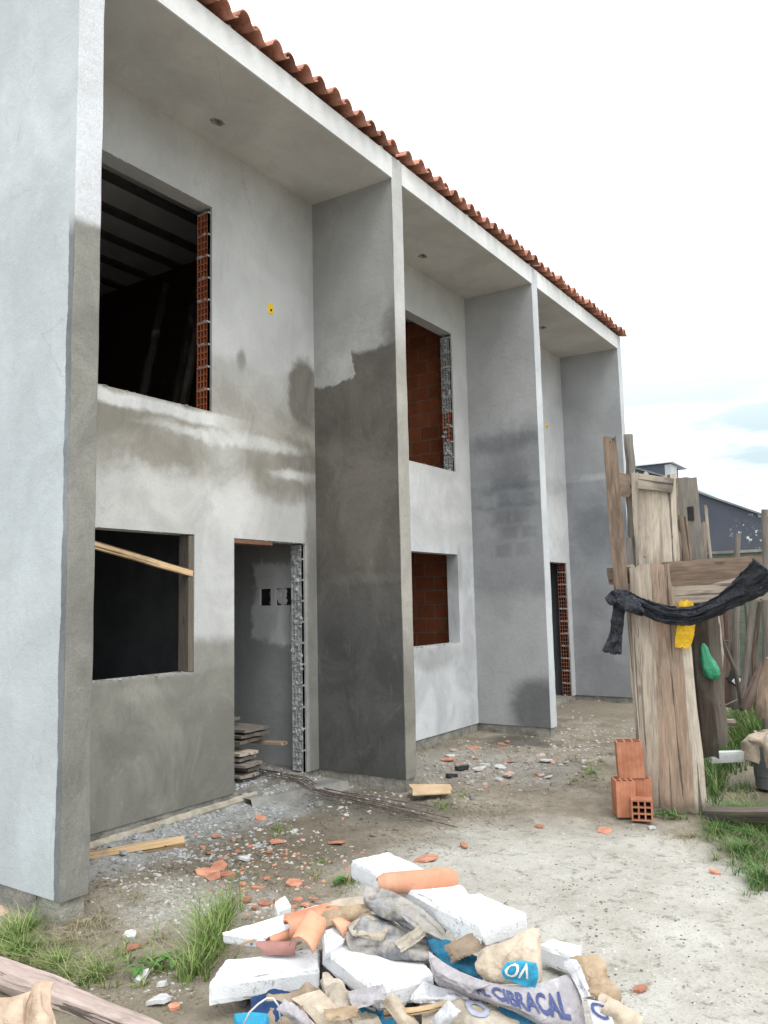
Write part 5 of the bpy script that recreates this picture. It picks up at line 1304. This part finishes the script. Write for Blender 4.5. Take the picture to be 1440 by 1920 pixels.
for (u, v, px, lb, sd_) in [(250, 1778, 42, 'triangular orange tile shard in the grass at the lower left', 60), (630, 1582, 34, 'brownish tile shard on the pale path behind the long foam slab', 61), (520, 1580, 30, 'orange shard beside the small grass tuft left of the path', 62),
                            (870, 1588, 16, 'reddish shard on the pale path right of the top clay tile', 63), (800, 1612, 50, 'flat pinkish shard half buried in the path behind the clay tile', 64), (1135, 1560, 34, 'pinkish broken shard in front of the brick pile', 65),
                            (1200, 1858, 26, 'small reddish shard on the path right of the torn kraft bag', 66), (1340, 1638, 22, 'orange shard on the path below the right hand grass', 67), (327, 1892, 24, 'bright orange shard beside the white plaster lump at the bottom', 68),
                            (490, 1536, 22, 'pinkish shard near the concrete door step', 69), (1010, 1552, 20, 'dark red shard on the dirt left of the brick pile', 70)]:
    shard(u, v, px, lb, seed=sd_, group='single clay shards')
M_wst = simple('white_plaster_lump', (.42, .42, .41), (.62, .62, .61), 18, .9, .5, 40)
for (u, v, px, lb, sd_) in [(457, 1612, 32, 'white plaster chunk near the orange tile cluster', 80), (298, 1880, 46, 'white plaster slab piece at the bottom left of the pile', 81), (305, 1850, 22, 'small white chip above the white plaster slab piece', 82), (262, 1835, 34, 'pale grey concrete lump in the dirt by the logs', 83), (245, 1757, 26, 'whitish chip behind the triangular shard', 84),
                            (1222, 1555, 14, 'white pebble in front of the nine hole brick', 85), (552, 1562, 16, 'pale stone right of the grass tuft near the door step', 86)]:
    shard(u, v, px, lb, mat=M_wst, name='plaster_chunk', cat='plaster chunk', group='white plaster chunks', seed=sd_, h=.016)
for (u, v, px, lb, sd_) in [(598, 1512, 16, 'grey stone beside the steel rods', 90), (885, 1500, 12, 'small stone on the dirt right of the orange brown board', 91), (1040, 1475, 14, 'pale stone on the dirt before the middle unit', 92)]:
    shard(u, v, px, lb, mat=M_conc, name='stone', cat='stone', group='loose stones', seed=sd_, h=.035)
rnd = random.Random(21); M_pinkp = simple('pinkish_scrap', (.46, .34, .30), (.58, .46, .42), 12)
for i in range(22):
    u, v = rnd.gauss(950, 75), rnd.gauss(1432, 17)
    mt, nm = rnd.choice([(M_wst, 'white plaster'), (M_pinkp, 'pinkish clay'), (M_shard, 'orange clay')])
    shard(u, v, rnd.uniform(10, 26), nm+' scrap among the rubble drift before the middle unit', mat=mt, group='scraps in the rubble drift: '+nm, seed=200+i, name='rubble_scrap', cat='rubble scrap', h=rnd.uniform(.008, .02))
M_plb = simple('black_plastic_scrap', (.015, .017, .02), (.04, .042, .05), 10, .4, .6)
for (u, v, px, lb, sd_) in [(868, 1442, 30, 'dark plastic scrap in the rubble before the middle unit', 95), (845, 1458, 24, 'black plastic scrap behind the orange brown board', 96)]:
    shard(u, v, px, lb, mat=M_plb, name='plastic_scrap', cat='plastic scrap', seed=sd_, h=.03, group='black scraps')

# ---------------------------------------------------------------- gravel and rubble stuff
def scatter(polys, count, smin, smax, seed, flat=.6, z=-.12):
    rnd = random.Random(seed); mb = MB()
    for (u0, v0, u1, v1, wgt) in polys:
        cl = [(rnd.gauss((u0+u1)/2, (u1-u0)/3.6), rnd.gauss((v0+v1)/2, (v1-v0)/3.6), rnd.uniform(.2, 1)**2) for _ in range(26)]
        for _ in range(int(count*wgt)):
            if rnd.random() < .35: u, v = rnd.gauss((u0+u1)/2, (u1-u0)/4), rnd.gauss((v0+v1)/2, (v1-v0)/4)
            else:
                cc = rnd.choice(cl); u, v = cc[0]+rnd.gauss(0, (u1-u0)*.11*cc[2]), cc[1]+rnd.gauss(0, (v1-v0)*.13*cc[2])
            p = zz(u, v, z)
            if p.x < .015 or p.x > 6 or p.y > 12 or p.y < -1.5: continue
            if any(abs(p.y-(y_+T/2)) < T/2+.02 and p.x < D+.02 for y_ in LY): continue
            p.z = gz(p.x, p.y); s_ = smin+(smax-smin)*rnd.random()**3
            lump(mb, p, s_, rnd, (1, 1, flat))
    return mb
tag(scatter([(170, 1530, 480, 1620, 1.0), (300, 1480, 560, 1560, .5)], 1500, .004, .026, 1).build('gravel', simple('pale_cement_gravel', (.20, .21, .21), (.46, .47, .47), 60, .9, .4)), kind='stuff')
tag(scatter([(780, 1380, 1120, 1480, 1.0), (560, 1440, 780, 1520, .4), (1000, 1330, 1180, 1420, .5)], 900, .006, .03, 2).build('gravel', simple('rubble_mix', (.22, .20, .18), (.52, .49, .45), 22, .9, .4)), kind='stuff')
tag(scatter([(380, 1560, 640, 1720, 1.0), (820, 1410, 1010, 1470, .6)], 420, .004, .018, 3).build('brick_rubble', M_shard), kind='stuff')
tag(scatter([(600, 1480, 1440, 1780, 1.0), (900, 1600, 1500, 1920, 1.0), (200, 1620, 640, 1760, .7)], 620, .002, .009, 4).build('gravel', simple('dark_grit', (.08, .07, .055), (.24, .21, .17), 25, .9, .3)), kind='stuff')
tag(scatter([(600, 1500, 1440, 1800, 1.0), (160, 1600, 640, 1740, 1.0), (900, 1650, 1500, 1920, .6)], 600, .002, .010, 5).build('gravel', simple('pale_grit', (.40, .39, .36), (.60, .59, .56), 25, .9, .3)), kind='stuff')
tag(scatter([(170, 1540, 640, 1740, 1.0), (560, 1450, 1000, 1580, .8), (780, 1380, 1180, 1480, .7)], 3000, .004, .034, 6, .45).build('dirt_clods', M_ground, origin=(0, 0, 0)), kind='stuff')
tag(scatter([(180, 1820, 420, 1930, 1.0)], 700, .003, .016, 8, .5, z=-.17).build('dirt_clods', M_ground, origin=(0, 0, 0)), kind='stuff')
tag(scatter([(200, 1830, 400, 1920, 1.0), (1100, 1780, 1440, 1930, .4)], 160, .003, .013, 9, .6, z=-.17).build('gravel', simple('mixed_chips', (.22, .20, .18), (.52, .50, .47), 25, .9, .4)), kind='stuff')
tag(scatter([(140, 1600, 560, 1760, 1.0), (380, 1540, 640, 1640, .5)], 700, .004, .020, 7, .5).build('gravel', simple('dusty_mortar_crumbs', (.38, .36, .32), (.54, .52, .48), 25, .9, .4)), kind='stuff')
# crumbs on the door step
rnd = random.Random(12); mb = MB()
for i in range(260):
    p = Vector((rnd.uniform(-.55, .22), rnd.uniform(2.35, 3.18), 0)); p.z = -.02 if p.x < -.005 else -.05
    lump(mb, p, rnd.uniform(.004, .022), rnd, (1, 1, .7))
tag(mb.build('rubble', M_cement_brick), kind='stuff')

# ---------------------------------------------------------------- grass and weeds
def grass_mat(name, a, b, dry):
    g = NG(name, .6, .3); r_ = g.island()
    c = g.ramp(r_, [(0, a), (.55, b), (.8, tuple(x*1.3 for x in b)), (1, dry)])
    m_ = g.done(c); return m_
M_gr = grass_mat('yard_grass', (.075, .13, .03), (.17, .25, .065), (.42, .38, .20))
M_gr_d = grass_mat('dark_grass', (.035, .08, .02), (.085, .17, .04), (.30, .29, .14))
M_dry = grass_mat('dry_grass', (.22, .19, .11), (.32, .29, .18), (.12, .10, .06))
def grass(polys, mat, seed, hmin, hmax, wid=.004, lean=.6, name='grass', tuft=True):
    rnd = random.Random(seed); mb = MB()
    for (u, v, ru, rv, cnt, hs_) in polys:
        for _ in range(cnt//6 if tuft else cnt):
            a = rnd.uniform(0, 6.28); q = abs(rnd.gauss(0, .52)); p = zz(u+ru*q*math.cos(a), v+rv*q*math.sin(a), -.14)
            if p.x > 7 or p.y > 12.3 or p.y < -2: continue
            if any(y_-.03 < p.y < y_+T+.03 and p.x < D+.03 for y_ in LY) or (p.x < .05 and p.y > 0): continue
            p.z = gz(p.x, p.y)-.005
            tq = p.copy(); nb_ = rnd.randint(4, 11) if tuft else 1
            for bl_ in range(nb_):
             d = Vector((rnd.gauss(0, 1), rnd.gauss(0, 1), 0)).normalized(); p = tq+d*abs(rnd.gauss(0, .012))
             h = rnd.uniform(hmin, hmax)*hs_*rnd.uniform(.45, 1.1)
             side = Vector((-d.y, d.x, 0)); ln = lean*h*rnd.uniform(.2, 1.5); w = wid*rnd.uniform(.6, 1.4)
             pts = []
             for t in (0, .4, .75, 1.0):
                 c0 = p+d*ln*t*t+Vector((0, 0, h*t*(1-.25*t*lean))); ww = w*(1-t**1.5)
                 pts += [c0-side*ww*.5, c0+side*ww*.5+d*.0008]
             mb.add(pts, [(0, 1, 3, 2), (2, 3, 5, 4), (4, 5, 7, 6)])
    o = mb.build(name, mat); tag(o, kind='stuff'); return o
grass([(45, 1780, 60, 35, 420, 1.0), (110, 1800, 60, 35, 300, .8), (180, 1825, 60, 35, 300, .8), (25, 1760, 30, 40, 200, 1.2), (40, 1745, 20, 25, 90, 1.5), (300, 1815, 70, 50, 220, .6), (230, 1790, 70, 30, 160, .5), (60, 1735, 50, 15, 120, .8)], M_gr, 1, .06, .16, .0042, 1.3)
grass([(395, 1775, 28, 55, 420, 1.0), (380, 1800, 25, 50, 240, .9), (430, 1720, 18, 18, 60, 1.1), (420, 1745, 20, 25, 90, 1.1), (360, 1840, 35, 30, 160, .8)], M_gr, 2, .10, .27, .005, .8)
grass([(520, 1562, 28, 14, 130, .8), (645, 1665, 40, 16, 240, .8), (590, 1650, 30, 14, 60, .6), (600, 1625, 30, 14, 60, .5), (270, 1850, 40, 20, 60, .6), (835, 1518, 40, 14, 160, .7), (870, 1495, 30, 10, 90, .7), (1110, 1455, 35, 22, 200, .9), (1075, 1470, 22, 12, 70, .7)], M_gr, 3, .03, .11, .004, .8)
grass([(150, 1730, 110, 35, 700, 1.0), (250, 1690, 90, 40, 350, .7), (300, 1760, 80, 40, 320, .8), (130, 1760, 100, 30, 400, 1.0), (480, 1640, 90, 60, 260, .5), (1110, 1480, 60, 25, 160, .7), (860, 1520, 60, 15, 150, .5), (640, 1680, 60, 20, 120, .6), (1290, 1570, 70, 25, 350, .8), (1370, 1600, 80, 30, 250, .8)], M_dry, 4, .03, .10, .0032, 1.8, tuft=False)
grass([(60, 1790, 80, 40, 300, 1.0), (170, 1815, 90, 40, 300, 1.0), (400, 1790, 40, 60, 160, 1.6), (1400, 1590, 70, 45, 420, 1.2), (1380, 1500, 70, 40, 300, 1.2)], M_dry, 14, .05, .13, .0034, 1.5, tuft=False)
grass([(1400, 1600, 60, 40, 900, 1.0), (1430, 1660, 40, 25, 420, .9), (1420, 1560, 50, 30, 900, 1.1), (1350, 1560, 40, 18, 500, .8), (1385, 1532, 65, 9, 1500, .9), (1380, 1530, 70, 18, 500, .9), (1390, 1545, 60, 10, 700, 1.0), (1400, 1480, 70, 25, 300, .8), (1260, 1530, 40, 12, 120, .7)], M_gr_d, 5, .06, .18, .005, 1.1)
grass([(1340, 1470, 30, 40, 450, 1.0), (1345, 1410, 30, 40, 450, 1.0), (1365, 1440, 40, 25, 350, 1.0), (1420, 1405, 60, 30, 1600, 1.4), (1400, 1385, 50, 25, 1200, 1.5), (1440, 1380, 40, 25, 1000, 1.6), (1360, 1400, 40, 40, 900, 1.2)], M_gr_d, 6, .12, .34, .008, .6)
grass([(1410, 1388, 50, 25, 1300, 1.3), (1390, 1410, 40, 20, 900, 1.1), (1430, 1400, 40, 25, 900, 1.3)], M_gr, 7, .14, .36, .008, .8)
# broad leaved weed in front of the hoarding
M_leaf = simple('weed_leaf', (.05, .13, .03), (.09, .20, .05), 10, .6, .2)
rnd = random.Random(3)
for wi, (u, v, n, lb) in enumerate([(1245, 1530, 9, 'low broad leaved weed at the right of the nine hole brick'), (60, 1770, 10, 'broad leaved weed in the grass at the foot of the end wall'), (330, 1800, 9, 'broad leaved weed left of the tall grass tuft'), (262, 1815, 8, 'small broad leaved weed above the grey concrete lump'), (1395, 1565, 12, 'broad leaved weed in the right hand grass below the timber edging'), (1355, 1545, 10, 'broad leaved weed just right of the plank post foot'), (655, 1660, 8, 'low weed in the small grass patch behind the foam slab'), (1420, 1630, 10, 'broad leaved weed at the edge of the path on the right')]):
    c0 = zz(u, v, -.12); c0.z = gz(c0.x, c0.y); wthing = thing('weed', lb, 'weed', c0); mb = MB()
    for i in range(n):
        a = rnd.uniform(0, 6.28); d = Vector((math.cos(a), math.sin(a), 0)); s_ = Vector((-d.y, d.x, 0)); L = rnd.uniform(.05, .09); w = L*.38
        F_, B_ = [], []
        for t, ww in ((0, .1), (.25, .8), (.5, 1), (.8, .6), (1, .05)):
            q = c0+d*(.02+L*t)+Vector((0, 0, .03+.05*t-.06*t*t))
            for e_ in (-1, 0, 1): F_.append(q+s_*w*.5*ww*e_+Vector((0, 0, .006*abs(e_)))); B_.append(F_[-1]-Vector((0, 0, .0015)))
        add_sheet(mb, F_, B_, 3, 5)
    mb.build('leaves', M_leaf, wthing)
